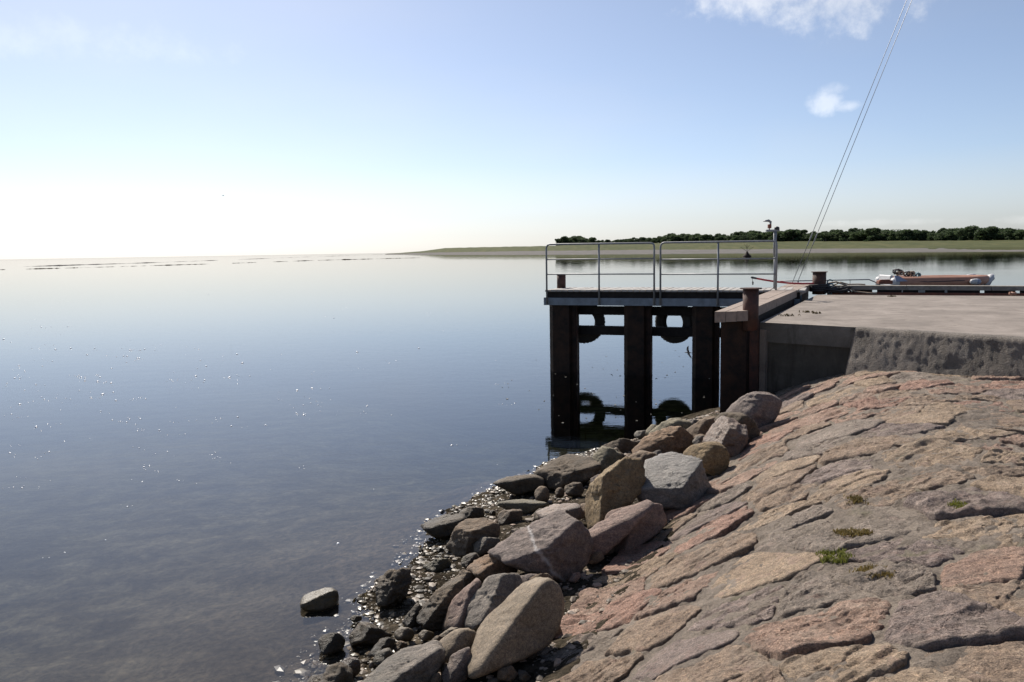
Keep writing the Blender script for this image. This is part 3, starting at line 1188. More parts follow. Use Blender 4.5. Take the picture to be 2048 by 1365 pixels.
        link('stone', mesh('stone', vv, ff), mats[r.randint(len(mats))], bed, (cx, cy, cz), True)
        count += 1
    print('stones', count)
    return bed


make_slope()

# ------------------------------------------------------------------ boulders
_ico = {}


def ico(sub):
    if sub not in _ico:
        bm = bmesh.new()
        bmesh.ops.create_icosphere(bm, subdivisions=sub, radius=1)
        bm.verts.index_update()
        _ico[sub] = (np.array([v.co[:] for v in bm.verts]), [tuple(v.index for v in f.verts) for f in bm.faces])
        bm.free()
    return _ico[sub]


RIGHT = np.array(CAMROT @ Vector((1, 0, 0)))
ROCKN = [0]


def hull(pts):
    pts = sorted(set(pts))

    def half(ps):
        h = []
        for p in ps:
            while len(h) > 1 and (h[-1][0] - h[-2][0]) * (p[1] - h[-2][1]) - (h[-1][1] - h[-2][1]) * (p[0] - h[-2][0]) <= 0:
                h.pop()
            h.append(p)
        return h[:-1]
    return half(pts) + half(pts[::-1])


def rock(label, mat, outline, thick=0.85, facets=None, sharp=14, rough=0.062, sub=4, lift=0.0, base=None, grow=1.07, seed=None, bury=0.12, name='boulder', cat='rock', group=None, dep=0.5):
    """one stone: half-spaces through its outline as seen from the shore, a few broken faces towards the
    viewer and away, worn and roughened; it rests where its foot meets the ground"""
    ROCKN[0] += 1
    sharp = sharp if sharp < 10 else sharp * 1.7
    sd = seed if seed is not None else ROCKN[0] * 7 + 3
    r = np.random.RandomState(sd)
    h = hull([tuple(map(float, p)) for p in outline])
    cx = sum(p[0] for p in h) / len(h)
    cy = sum(p[1] for p in h) / len(h)
    bot = max(h, key=lambda p: p[1])
    bx, by = base or bot
    g = ground_hit(bx, by - 1, 0.02, -0.015)
    wpx = max(p[0] for p in h) - min(p[0] for p in h)
    hpx = max(p[1] for p in h) - min(p[1] for p in h)
    dcam = g.y
    w = math.sqrt(wpx * hpx) * dcam / FPX
    depth = dcam + w * thick * dep
    C = at_y(cx, cy, depth)
    view = (C - Vector((0, 0, EYE)))
    fwd = view.normalized()
    rt = Vector((fwd.y, -fwd.x, 0)).normalized()
    upv = rt.cross(fwd)
    # outline in metres around C, on the plane through C square to the view
    poly = []
    for p in h:
        d = ray(*p)
        k = view.length / d.dot(fwd)
        q_ = d * k - view
        poly.append((q_.dot(rt) * grow, q_.dot(upv) * grow))
    planes = []
    n = len(poly)
    for i in range(n):
        p, q_ = poly[i], poly[(i + 1) % n]
        ex, ey = q_[0] - p[0], q_[1] - p[1]
        ln = math.hypot(ex, ey)
        if ln < 1e-6:
            continue
        nx, ny = ey / ln, -ex / ln
        d = nx * p[0] + ny * p[1]
        if d < 0:
            nx, ny, d = -nx, -ny, -d
        tz = r.uniform(-.18, .25)
        nn = np.array((nx, ny, tz))
        planes.append((nn / np.linalg.norm(nn), max(d, .01) * (1 / math.sqrt(1 + tz * tz))))
    T = w * thick * .5
    fl = facets if facets is not None else [(-.45, .5, .75, .85), (.5, -.05, .85, .8), (.1, .25, 1, .95)]
    for fx, fy, fz, fd in fl:
        nn = np.array((fx, fy, fz), float)
        nn += r.uniform(-.05, .05, 3)
        planes.append((nn / np.linalg.norm(nn), T * fd))
    for _ in range(5):
        nn = np.array((r.uniform(-.7, .7), r.uniform(-.5, .6), -1))
        planes.append((nn / np.linalg.norm(nn), T * r.uniform(.85, 1.1)))
    Vd, F = ico(sub)
    acc = 0
    for nn, d in planes:
        c_ = np.maximum(Vd @ nn, 0) / d
        acc = acc + c_ ** sharp
    rad = acc ** (-1.0 / sharp)
    rad = np.minimum(rad, w * 1.6)
    P = Vd * rad[:, None]
    sc = 1.0 / w
    off = np.array((sd * 1.37, sd * .71, sd * 2.1))
    nse = rough * w * (0.9 * fbm(P * sc * 2.4 + off, 4, sd) + 0.75 * ridge(P * sc * np.array((3, 8, 4)) + off, 4, sd + 5) - .2)
    nse -= rough * w * .5 * np.clip(fbm(P * sc * 4.5 + off * 2, 3, sd + 3) - .12, 0, 1) * 3
    nse += rough * w * 0.34 * fbm(P * sc * 13 + off, 4, sd + 9, .6)
    P = P + Vd * nse[:, None]
    W = np.outer(P[:, 0], rt) + np.outer(P[:, 1], upv) + np.outer(P[:, 2], -fwd)
    # stand it on the ground: draw the foot down into the bed
    gz = float(ground(C.x, C.y))
    low = W[:, 2].min() + C.z
    foot = gz - bury * w * .5
    if low > foot and lift == 0:
        s = W[:, 2] < 0
        k = (C.z - foot) / max(C.z - low, 1e-3)
        W[s, 2] *= min(k, 2.6)
    o = link(name, mesh(name, W, F), M[mat], None, (C.x, C.y, C.z + lift), True)
    tag(o, label, cat, group or 'boulders along the foot of the slope')
    return o


B = rock
# far end, by the rusty column, then towards the viewer
B('rounded dark grey brown boulder touching the rusty quay column, topmost of the row', 'purple', [(1451, 826), (1483, 795), (1509, 784), (1547, 789), (1564, 806), (1557, 825), (1525, 850), (1480, 850)], sub=5, rough=.045, base=(1530, 858), sharp=9)
B('dark brown rock squeezed below the topmost grey boulder', 'dark', [(1431, 840), (1447, 826), (1483, 829), (1509, 845), (1519, 863), (1500, 892), (1457, 880)], base=(1490, 893))
B('shiny red brown angular rock with bright glints, beside dark brown rock', 'red', [(1412, 876), (1441, 837), (1457, 841), (1493, 857), (1493, 885), (1470, 914), (1444, 905)], facets=[(-.8, .5, .5, .6), (.25, .0, .95, .8), (.3, .8, .6, .8)], sharp=22, rough=.06, sub=5)
B('brown rock wedged left of the shiny red brown rock', 'brown', [(1370, 862), (1409, 837), (1435, 837), (1430, 873), (1395, 884)], base=(1400, 888), sharp=20)
B('low dark olive grey rock farthest out beside the jetty reflection', 'olive', [(1294, 872), (1328, 844), (1354, 837), (1383, 847), (1380, 866), (1319, 876)], base=(1330, 878), sharp=9)
B('orange brown rock with pale broken front face at water side', 'orange', [(1264, 903), (1290, 876), (1315, 863), (1357, 857), (1389, 876), (1389, 894), (1370, 907), (1328, 916), (1290, 914)], facets=[(-.3, .75, .6, .75), (.1, -.1, 1, .8), (.7, 0, .7, .8)], sharp=20, rough=.07, sub=5)
B('small grey stone between orange brown and red brown rocks', 'grey', [(1385, 884), (1394, 873), (1408, 874), (1412, 888), (1398, 896)], base=(1398, 903))
B('smooth ochre yellow rock behind the square grey block', 'ochre', [(1364, 907), (1389, 889), (1418, 884), (1444, 889), (1457, 905), (1455, 933), (1438, 942), (1400, 930)], sharp=9, rough=.03, sub=5, base=(1438, 946))
B('small dark brown boulder at waterline below the jetty reflection', 'dark', [(1202, 893), (1228, 884), (1248, 879), (1276, 885), (1262, 907), (1238, 912), (1218, 905)], sharp=10)
B('olive grey angular rock beside the small dark boulder', 'olive', [(1184, 917), (1206, 895), (1225, 899), (1245, 912), (1225, 938), (1195, 948)], sharp=22)
B('grey brown rock resting behind the leaning ochre edged slab', 'brown', [(1245, 922), (1277, 903), (1306, 907), (1329, 919), (1310, 940), (1262, 945)], base=(1300, 950), sharp=14)
B('dark brown ridged slab lying at the water edge', 'dark', [(1073, 948), (1102, 929), (1141, 920), (1180, 918), (1194, 934), (1176, 962), (1154, 976), (1109, 981), (1083, 972)], facets=[(-.2, .9, .5, .45), (.2, -.1, 1, .9), (-.5, .2, .8, .8)], sharp=18, rough=.08, sub=5)
B('dark pointed rock jutting left into the water', 'dark', [(986, 966), (1015, 955), (1061, 951), (1085, 956), (1086, 972), (1040, 991), (1000, 974)], facets=[(-.1, .9, .4, .6), (0, -.2, 1, .9)], sharp=20, rough=.05)
B('round brown cobble standing on the small wet beach', 'brown', [(1068, 985), (1075, 974), (1088, 972), (1098, 980), (1100, 996), (1090, 1006), (1074, 1003)], sharp=6, rough=.025)
B('smaller round cobble right of the round brown cobble', 'brown', [(1109, 984), (1114, 976), (1124, 976), (1130, 985), (1126, 994), (1113, 994)], sharp=6, rough=.025)
B('dark cobble between the ridged slab and the leaning slab', 'dark', [(1128, 976), (1142, 966), (1162, 966), (1170, 980), (1160, 994), (1136, 992)], sharp=9)
B('tall leaning brown slab with ochre sunlit edge', 'ochre', [(1154, 1041), (1161, 999), (1186, 970), (1248, 918), (1283, 918), (1289, 941), (1282, 984), (1219, 1040), (1172, 1060)], facets=[(-.95, .15, .45, .55), (.42, .12, .9, .42), (.3, .3, .9, .6)], sharp=26, rough=.045, sub=5, base=(1180, 1075), seed=77)
B('square grey block with sparkling rough top face', 'silver', [(1281, 972), (1290, 931), (1360, 908), (1418, 912), (1442, 957), (1409, 1001), (1364, 1021), (1345, 1019), (1281, 1001)], facets=[(-.12, .82, .62, .42), (-.12, -.25, 1, .80), (.85, .05, .6, .62)], sharp=40, rough=.045, sub=5, base=(1364, 1023), thick=.95, seed=5)
B('smooth pinkish flat slab lying under the pink wedge rock', 'pink', [(1165, 1072), (1215, 1034), (1290, 1000), (1305, 1016), (1212, 1090), (1190, 1120), (1172, 1118)], facets=[(-.3, .85, .5, .5), (.3, 0, 1, .8)], base=(1195, 1123), sharp=16, rough=.03)
B('pink wedge rock with a sunlit left face and crack marks', 'pink', [(1202, 1078), (1206, 1041), (1225, 1024), (1283, 1008), (1331, 1010), (1350, 1024), (1322, 1060), (1270, 1098), (1228, 1102)], facets=[(-.72, .3, .62, .58), (.55, .1, .82, .52), (.1, .8, .6, .75)], sharp=24, rough=.035, sub=5, seed=9)
B('large purple grey boulder with a white streak', 'streak', [(983, 1100), (1022, 1066), (1090, 1028), (1135, 1028), (1161, 1050), (1184, 1073), (1181, 1117), (1154, 1152), (1125, 1164), (1061, 1142), (1006, 1122)], facets=[(-.35, .72, .6, .52), (.62, -.2, .75, .66), (-.1, -.35, .95, .84)], sharp=22, rough=.055, sub=5, base=(1130, 1172), seed=14)
B('reddish flat rock behind the large purple grey boulder', 'red', [(1074, 1022), (1109, 1010), (1157, 1007), (1165, 1034), (1135, 1048), (1085, 1042)], facets=[(-.2, .9, .4, .5), (0, 0, 1, .9)], base=(1120, 1056), sharp=16)
B('flat grey wet slab at the edge of the water', 'olive', [(993, 1006), (1028, 999), (1077, 997), (1097, 1011), (1077, 1020), (1044, 1030), (1014, 1020)], facets=[(0, .97, .2, .4), (0, 0, 1, .9)], sharp=16, rough=.04, base=(1040, 1030))
B('small brown cube shaped stone left of the flat grey slab', 'brown', [(995, 1032), (1003, 1021), (1043, 1022), (1042, 1040), (1022, 1049), (1000, 1049)], sharp=20)
B('tiny dark stone in the water before the flat grey slab', 'dark', [(978, 1026), (983, 1021), (990, 1023), (991, 1030), (983, 1033)], sharp=9, name='stone')
B('low dark slab in the water, farthest left of its neighbours', 'dark', [(843, 1052), (879, 1029), (925, 1023), (928, 1046), (897, 1074), (876, 1073)], facets=[(-.2, .9, .4, .45), (0, 0, 1, .9)], sharp=18, rough=.07)
B('thin dark stone lying on the low dark slab', 'dark', [(918, 1028), (937, 1015), (967, 1017), (973, 1029), (934, 1040)], base=(945, 1050), sharp=12)
B('wet rock with dry pale top beside the low dark slab', 'brown', [(893, 1088), (919, 1044), (940, 1037), (967, 1035), (996, 1053), (993, 1074), (955, 1090), (937, 1112), (908, 1110)], facets=[(-.15, .85, .5, .5), (.3, -.1, .95, .75), (-.7, .1, .7, .7)], sharp=16, sub=5, seed=21)
B('small grey angular stone touching the purple grey boulder', 'grey', [(949, 1088), (964, 1075), (998, 1078), (997, 1095), (961, 1113), (949, 1104)], sharp=22)
B('dark weedy stone below the small grey angular stone', 'dark', [(922, 1126), (932, 1113), (952, 1106), (962, 1118), (955, 1136), (935, 1142)], sharp=12)
B('grey and rusty orange rock below the purple grey boulder', 'orange', [(935, 1140), (958, 1116), (992, 1106), (1012, 1123), (1036, 1141), (1010, 1158), (964, 1162)], facets=[(-.3, .8, .5, .6), (.5, 0, .8, .7)], sharp=20, base=(1000, 1172))
B('tiny dark stone alone in the shallow water', 'dark', [(872, 1098), (878, 1095), (886, 1098), (887, 1103), (878, 1106)], sharp=9, name='stone')
B('grey muddy rock at the wet pebbles', 'olive', [(843, 1133), (873, 1120), (897, 1117), (903, 1130), (885, 1144), (862, 1146)], sharp=12, rough=.06)
B('brown stone under the grey and rusty rock', 'brown', [(903, 1166), (925, 1139), (942, 1146), (950, 1162), (930, 1176)], sharp=18, base=(925, 1184))
B('dark knobbly upright rock standing in the water edge', 'dark', [(757, 1164), (776, 1145), (815, 1142), (819, 1165), (812, 1192), (790, 1216), (761, 1212)], rough=.12, sharp=16, sub=5)
B('tan stone alone in the water with a wet dark side', 'sand', [(600, 1206), (612, 1184), (642, 1173), (665, 1176), (678, 1190), (670, 1212), (640, 1222), (612, 1221)], facets=[(-.2, .9, .4, .55), (.2, 0, 1, .9)], sharp=9, rough=.03, sub=5)
B('small grey stone at the tip of the wet pebble strip', 'grey', [(698, 1238), (707, 1231), (722, 1233), (725, 1241), (708, 1245)], sharp=12, name='stone')
B('dark rounded stone half in the water, below the tan one', 'dark', [(636, 1279), (651, 1268), (679, 1267), (692, 1281), (684, 1302), (645, 1308)], sharp=9, rough=.03)
B('grey brown stone with pale flat top near the dark rounded stone', 'brown', [(700, 1272), (721, 1248), (745, 1251), (786, 1270), (760, 1290), (706, 1292)], sharp=16)
B('round tan cobble in the middle of the pebbles', 'sand', [(786, 1268), (800, 1255), (821, 1256), (834, 1270), (818, 1284), (794, 1283)], sharp=6, rough=.02)
B('small tan cobble right of the round tan cobble', 'sand', [(834, 1271), (846, 1260), (869, 1266), (866, 1279), (846, 1281)], sharp=8, rough=.03)
B('dark angular stone leaning beside the orange stone', 'dark', [(737, 1309), (767, 1278), (790, 1278), (788, 1298), (758, 1317)], sharp=20)
B('small orange stone beside dark angular stone', 'orange', [(784, 1295), (800, 1282), (814, 1287), (812, 1300), (794, 1305)], sharp=12)
B('dark rough block behind the pinkish grey slab', 'dark', [(834, 1242), (843, 1218), (876, 1184), (922, 1160), (928, 1183), (910, 1228), (896, 1258), (858, 1260)], facets=[(-.6, .6, .5, .6), (.3, -.1, .95, .7)], sharp=18, rough=.08, sub=5)
B('small dark pointed stone left of the dark rough block', 'dark', [(805, 1244), (834, 1207), (846, 1224), (840, 1252), (815, 1254)], sharp=18)
B('pinkish grey slab leaning on the striped grey rock', 'pink', [(892, 1258), (908, 1204), (952, 1160), (962, 1163), (946, 1230), (928, 1264)], facets=[(-.75, .35, .55, .5), (.5, 0, .85, .6)], sharp=20, rough=.05, base=(920, 1272))
B('grey rock with a pale diagonal stripe, behind the big smooth boulder', 'grey', [(930, 1250), (943, 1199), (980, 1157), (1031, 1148), (1045, 1172), (990, 1234), (949, 1268)], facets=[(-.5, .55, .65, .5), (.45, .1, .9, .7)], sharp=24, rough=.045, sub=5, base=(955, 1280))
B('small brown stone on top behind the big smooth boulder', 'brown', [(1043, 1168), (1071, 1151), (1095, 1148), (1109, 1161), (1090, 1176), (1050, 1180)], base=(1085, 1200), sharp=12)
B('big smooth tan boulder with rounded ridge and dark side', 'sand', [(945, 1329), (952, 1278), (992, 1224), (1040, 1178), (1083, 1160), (1110, 1173), (1123, 1196), (1117, 1250), (1093, 1290), (1016, 1328), (967, 1349)], facets=[(-.62, .62, .5, .62), (.52, -.12, .84, .72), (.1, .2, 1, .92)], sharp=15, rough=.018, sub=5, base=(980, 1352), seed=31, thick=.8)
B('smooth ochre rock tucked left of the big smooth boulder', 'sand', [(871, 1292), (900, 1266), (928, 1256), (954, 1263), (950, 1292), (925, 1318), (889, 1326)], sharp=8, rough=.03, base=(905, 1334))
B('long thin tan stone behind the smooth ochre rock', 'sand', [(876, 1272), (900, 1257), (930, 1251), (932, 1260), (905, 1274), (886, 1280)], sharp=9, base=(900, 1286))
B('little tan stone at the tip of the long thin one', 'brown', [(861, 1283), (874, 1272), (889, 1275), (884, 1287), (868, 1290)], sharp=10, base=(874, 1297))
B('large flat grey slab at the bottom of the picture', 'grey', [(718, 1375), (748, 1342), (809, 1297), (867, 1283), (883, 1303), (884, 1325), (850, 1372), (800, 1400), (735, 1400)], facets=[(-.3, .85, .5, .42), (.35, -.2, .9, .8)], sharp=24, rough=.045, sub=5, base=(820, 1398))
B('grey stone below the smooth ochre rock', 'purple', [(885, 1350), (904, 1312), (938, 1296), (947, 1335), (930, 1362), (892, 1368)], sharp=16, base=(915, 1370))
B('pale little stone in front of the flat grey slab', 'sand', [(877, 1335), (888, 1327), (902, 1328), (898, 1342), (884, 1345)], sharp=9, base=(889, 1352), name='stone')
B('little brown stone at the lower edge beside the flat grey slab', 'brown', [(858, 1364), (867, 1349), (879, 1346), (886, 1360), (874, 1376)], sharp=9, base=(872, 1380), name='stone')
B('reddish round cobble near the bottom edge', 'red', [(680, 1326), (697, 1315), (718, 1318), (722, 1339), (705, 1351), (686, 1345)], sharp=7, rough=.03, base=(704, 1356))
B('dark boulder at the bottom edge under the reddish cobble', 'dark', [(642, 1362), (660, 1333), (682, 1326), (704, 1346), (710, 1385), (680, 1405), (640, 1395)], sharp=12, base=(672, 1406))
B('small pink stone in the shadow beside the purple grey boulder', 'pink', [(1136, 1163), (1146, 1148), (1158, 1145), (1163, 1152), (1150, 1166)], sharp=12, base=(1146, 1168), name='stone')
B('tiny pale stone in the dark shadow of the big smooth boulder', 'sand', [(992, 1331), (996, 1327), (1002, 1330), (999, 1335)], sharp=8, base=(997, 1337), name='stone')


def filler_rocks():
    r = np.random.RandomState(44)
    n = 0
    mats = ('dark', 'dark', 'brown', 'olive', 'grey', 'purple', 'red')
    while n < 70:
        t = r.uniform(-1.2, 7.4)
        q = r.uniform(-1.55, -.05)
        x, y = TOE[0] + Nn[0] * q + A[0] * t, TOE[1] + Nn[1] * q + A[1] * t
        z = float(ground(x, y))
        p = project((x, y, z))
        if p is None or p[1] > 1400:
            continue
        s = r.uniform(.035, .10) * FPX / p[2] * (1 if r.rand() < .8 else 1.5)
        k = r.randint(5, 8)
        ol = [(p[0] + s * r.uniform(.75, 1.2) * math.cos(6.283 * i / k), p[1] - s * .5 + s * .72 * r.uniform(.75, 1.2) * math.sin(6.283 * i / k)) for i in range(k)]
        rock('small rough stone wedged among the big shore boulders', mats[r.randint(len(mats))], ol, sharp=12, rough=.07, sub=3, name='shore_stone', cat='stone', group='small stones wedged among the boulders')
        n += 1


filler_rocks()


def gravel():
    """the wet pebble strip, one mass nobody could count"""
    r = np.random.RandomState(5)
    bm = bmesh.new()
    bmesh.ops.create_icosphere(bm, subdivisions=1, radius=1)
    bm.verts.index_update()
    V0 = np.array([v.co[:] for v in bm.verts])
    F0 = np.array([[v.index for v in f.verts] for f in bm.faces])
    bm.free()
    n = 13000
    t = r.uniform(-2.2, 8.2, n)
    edge = np.interp(t, (-6, -.2, 2.8, 4.5, 5.6, 7.8, 12), (-1.5, -1.5, -2.38, -2.45, -2.24, -1.5, -1.3))
    q = np.where(r.rand(n) < .6, r.uniform(-2.2, .15, n), edge + r.normal(.25, .22, n))
    q = np.maximum(q, edge - .3 * r.rand(n) ** 2)
    q = np.minimum(q, .12)
    x = TOE[0] + Nn[0] * q + A[0] * t
    y = TOE[1] + Nn[1] * q + A[1] * t
    sz = 0.006 + 0.032 * r.rand(n) ** 5
    z = ground(x, y) + 0.05 * fbm(np.stack((x, y, 0 * x), 1) * 1.7, 4, 3) + sz * .15
    c = np.stack((r.uniform(.8, 1.6, n), r.uniform(.7, 1.2, n), r.uniform(.35, .8, n)), 1) * sz[:, None]
    w = r.uniform(0, 6.28, n)
    P = V0[None] * c[:, None] * (1 + .25 * r.uniform(-1, 1, (n, len(V0), 1)))
    cw, sw = np.cos(w)[:, None], np.sin(w)[:, None]
    P = np.stack((P[..., 0] * cw - P[..., 1] * sw + x[:, None], P[..., 0] * sw + P[..., 1] * cw + y[:, None], P[..., 2] + z[:, None]), 2)
    vs = [P.reshape(-1, 3)]
    fs = [(F0[None] + (np.arange(n) * len(V0))[:, None, None]).reshape(-1, 3)]
    o = link('gravel', mesh('gravel', np.concatenate(vs), np.concatenate(fs).tolist()), M['pebble'])
    tag(o, 'wet pebbles and shingle between the boulders', 'gravel', kind='stuff')


gravel()

# ------------------------------------------------------------------ the quay
ZQ = 1.68      # concrete deck
ZC = 1.88      # coping and jetty deck


def quay():
    root = thing('quay', 'concrete quay with timber coping beyond the stone slope', 'quay', (WALL_A.x, WALL_A.y, 0))
    O = root.location.copy()

    def loc(p):
        return (p[0] - O.x, p[1] - O.y, p[2])
    farL = at_z(1634, 590, ZQ)
    farR = at_z(2048, 592.5, ZQ)
    farR2 = farR + (farR - farL) * 1.2
    c1 = at_z(1712, 655, ZQ)
    fd = FRONT_D
    # deck slab, gently uneven
    poly = [WALL_A, c1, FRONT_C, fd, farR2 + Vector((3, -4, 0)), farR2, farL]
    me = bpy.data.meshes.new('concrete_deck')
    bm = bmesh.new()
    vv = [bm.verts.new(loc((p.x, p.y, ZQ))) for p in poly]
    face = bm.faces.new(vv)
    ext = bmesh.ops.extrude_face_region(bm, geom=[face])
    for v in ext['geom']:
        if isinstance(v, bmesh.types.BMVert):
            v.co.z -= 0.28
    bmesh.ops.recalc_face_normals(bm, faces=bm.faces)
    bm.to_mesh(me)
    bm.free()
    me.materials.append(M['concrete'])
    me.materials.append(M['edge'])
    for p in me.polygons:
        p.material_index = 0 if p.normal.z > .5 else 1  # all but the top gets the concrete with shade in its colour
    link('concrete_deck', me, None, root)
    # retaining wall under the deck's edge
    ab = (c1 - WALL_A).normalized()
    nb = Vector((-ab.y, ab.x, 0))
    p0, p1 = WALL_A + nb * .05, c1 + nb * .05 + ab * .2
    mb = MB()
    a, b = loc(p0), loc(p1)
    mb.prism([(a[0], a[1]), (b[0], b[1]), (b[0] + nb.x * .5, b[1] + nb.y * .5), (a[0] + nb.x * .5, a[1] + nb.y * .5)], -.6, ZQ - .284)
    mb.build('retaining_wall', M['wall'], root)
    # slim concrete post at the wall's end
    e = WALL_A - nb * .03
    a = loc(e)
    mb = MB()
    mb.prism([(a[0] + ab.x * .015, a[1] + ab.y * .015), (a[0] + ab.x * .105, a[1] + ab.y * .105), (a[0] + ab.x * .105 + nb.x * .07, a[1] + ab.y * .105 + nb.y * .07), (a[0] + ab.x * .015 + nb.x * .07, a[1] + ab.y * .015 + nb.y * .07)], -.4, ZQ - .10)
    mb.build('corner_post', M['concrete'], root)
    # rough cast kerb: battered front with a rounded lip, built as a fine sheet
    n, k = 300, 36
    A0, A1 = WALL_B, FRONT_C
    A2 = fd
    L1 = (A1 - A0).length
    L2 = (A2 - A1).length
    v = []
    dirs = (A1 - A0).normalized()
    nf = Vector((dirs.y, -dirs.x, 0))
    if nf.y > 0:
        nf = -nf
    prof = []
    for j in range(k + 1):
        s = j / k
        if s < .3:
            w = s / .3
            prof.append((-.26 + .30 * w, ZQ - .012 + .034 * w - .02 * w * w))
        elif s < .45:
            w = (s - .3) / .15 * math.pi / 2
            prof.append((.04 + .07 * math.sin(w), ZQ + .002 - .08 * (1 - math.cos(w))))
        else:
            w = (s - .45) / .55
            prof.append((.11 + .25 * w, ZQ - .078 - .63 * w))
    tot = 6.5
    for i in range(n + 1):
        u = tot * i / n
        p = A0 + dirs * u
        for (o_, z) in prof:
            v.append((p.x + nf.x * o_ - O.x, p.y + nf.y * o_ - O.y, z))
    V = np.array(v)
    nz = 0.007 * fbm(V * 9, 4, 5) + 0.008 * fbm(V * 24, 3, 9, .7) + 0.016 * fbm(V * 2.2, 3, 4)
    rowmask = np.tile(np.clip((np.arange(k + 1) / k - .12) / .25, 0, 1), n + 1)
    V += np.outer(nz * 1.25 * rowmask, (nf.x, nf.y, .45))
    f = [(i * (k + 1) + j, i * (k + 1) + j + 1, (i + 1) * (k + 1) + j + 1, (i + 1) * (k + 1) + j) for i in range(n) for j in range(k)]
    # close the left end so that it is a solid block
    bk = len(V)
    back = [(A0.x + nf.x * -.26 - O.x, A0.y + nf.y * -.26 - O.y, ZQ - .7)]
    V = np.concatenate((V, np.array(back)))
    f.append(tuple(range(k + 1)) + (bk,))
    link('rough_kerb', mesh('rough_kerb', V, f), M['rough'], root, smooth=True)['label'] = 'rough cast concrete kerb with pebbly face'

    # timber coping along the water side: each board its own piece
    nl, nr_ = at_z(1429, 624, ZC), at_z(1496, 622, ZC)
    fl, fr = at_z(1577, 568, ZC), at_z(1622, 569, ZC)
    cop = MB()
    th = .15
    polyc = [loc(nl), loc(nr_), loc(fr), loc(fl)]
    wdir = (nr_ - nl)
    boards = 3
    cp = thing('coping', None, None)
    cp.parent = root
    for b_ in range(boards):
        k0, k1 = b_ / boards + .006, (b_ + 1) / boards - .006
        q0, q1 = nl.lerp(nr_, k0), nl.lerp(nr_, k1)
        q2, q3 = fl.lerp(fr, k1), fl.lerp(fr, k0)
        for sgm in range(3):
            e0, e1 = sgm / 3 + (.002 if sgm else 0), (sgm + 1) / 3 - .002
            m = MB()
            m.prism([loc(q0.lerp(q3, e0))[:2], loc(q1.lerp(q2, e0))[:2], loc(q1.lerp(q2, e1))[:2], loc(q0.lerp(q3, e1))[:2]], ZC - th + .004 * b_, ZC - .003 * ((b_ + sgm) % 2))
            m.build('coping_board', M['timber'], cp)
    m = MB()
    q0, q1, q2, q3 = nl.lerp(nr_, .12), nl.lerp(nr_, .9), fl.lerp(fr, .9), fl.lerp(fr, .12)
    s0, s3 = q0.lerp(q3, .01), q3
    m.prism([loc(q0.lerp(q3, .02))[:2], loc(q1.lerp(q2, .02))[:2], loc(q2)[:2], loc(q3)[:2]], -.6, ZC - th - .004)
    m.build('sheet_piling', M['pile'], root)

    # coping along the far side, on packing blocks
    a0, a1 = at_z(1655, 571.5, ZC - .03), at_z(2070, 573, ZC - .03)
    dr = (a1 - a0).normalized()
    nn = Vector((-dr.y, dr.x, 0))
    cp2 = thing('far_coping', None, None)
    cp2.parent = root
    ln = (a1 - a0).length + 2.5
    pieces = 4
    for i in range(pieces):
        s0, s1 = ln * i / pieces + .004, ln * (i + 1) / pieces - .004
        p, q_ = a0 + dr * s0, a0 + dr * s1
        m = MB()
        m.prism([loc(p)[:2], loc(q_)[:2], loc(q_ + nn * .28)[:2], loc(p + nn * .28)[:2]], ZC - .03 - .095, ZC - .03 + .002 * (i % 2))
        m.build('coping_board', M['timber_grey'], cp2)
    r = random.Random(3)
    s = .05
    while s < ln:
        w = r.uniform(.3, .62)
        p, q_ = a0 + dr * s + nn * .05, a0 + dr * (s + w) + nn * .05
        m = MB()
        m.prism([loc(p)[:2], loc(q_)[:2], loc(q_ + nn * .16)[:2], loc(p + nn * .16)[:2]], ZQ - .02, ZC - .127)
        m.build('packing_block', M['darkwood'], cp2)
        s += w + r.uniform(.02, .16)
    m = MB()
    p, q_ = a0 - nn * .05, a0 + dr * ln - nn * .05
    m.prism([loc(p)[:2], loc(q_)[:2], loc(q_ + nn * .1)[:2], loc(p + nn * .1)[:2]], ZQ - .1, ZQ + .022)
    m.build('rusty_edge_strip', M['rust_red'], root)
    # far side quay wall
    m = MB()
    p, q_ = a0 + nn * .1, a0 + dr * ln + nn * .1
    m.prism([loc(p)[:2], loc(q_)[:2], loc(q_ - nn * .3)[:2], loc(p - nn * .3)[:2]], -1.5, ZQ - .285)
    m.build('far_wall', M['pile'], root)
    return root, nl, nr_, fl, fr, a0, dr, nn


QROOT, NL, NR, FL, FR, FA0, FDR, FNN = quay()


def z_pile_profile(w, d, t=.012):
    """trough shaped sheet pile pair, closed box"""
    return [(-w / 2, -d * .3), (-w * .33, -d / 2), (w * .30, -d / 2), (w * .36, -d * .28), (w / 2, -d * .28), (w / 2, d * .28), (w * .33, d / 2), (-w * .33, d / 2), (-w / 2, d * .3)]


def quay_column():
    # two sheet pile troughs under the coping's near end
    p = at_z(1462, 640, 1.72)
    root = thing('sheet_pile_column', 'dark rusty steel column under the near end of the coping', 'column', (p.x + .03, p.y + .22, 0))
    l = p.y
    ppm = FPX / l

    def strip(x0, x1, d0, d1, mat, top):
        m = MB()
        a = at_y(x0, 700, l + d0).x - root.location.x
        b = at_y(x1, 700, l + d0).x - root.location.x
        m.prism([(a, d0 - .22), (b, d0 - .22), (b, d1 - .22), (a, d1 - .22)], -.7, top)
        return m.build('sheet_pile', M[mat], root)
    strip(1452, 1481, .02, .3, 'pile', ZC - .156)
    strip(1481.5, 1518, -.04, .3, 'rust', ZC - .158)
    strip(1478, 1483.5, -.055, -.03, 'pile', ZC - .16)
    strip(1449.5, 1454, -.01, .05, 'rust', ZC - .157)


quay_column()


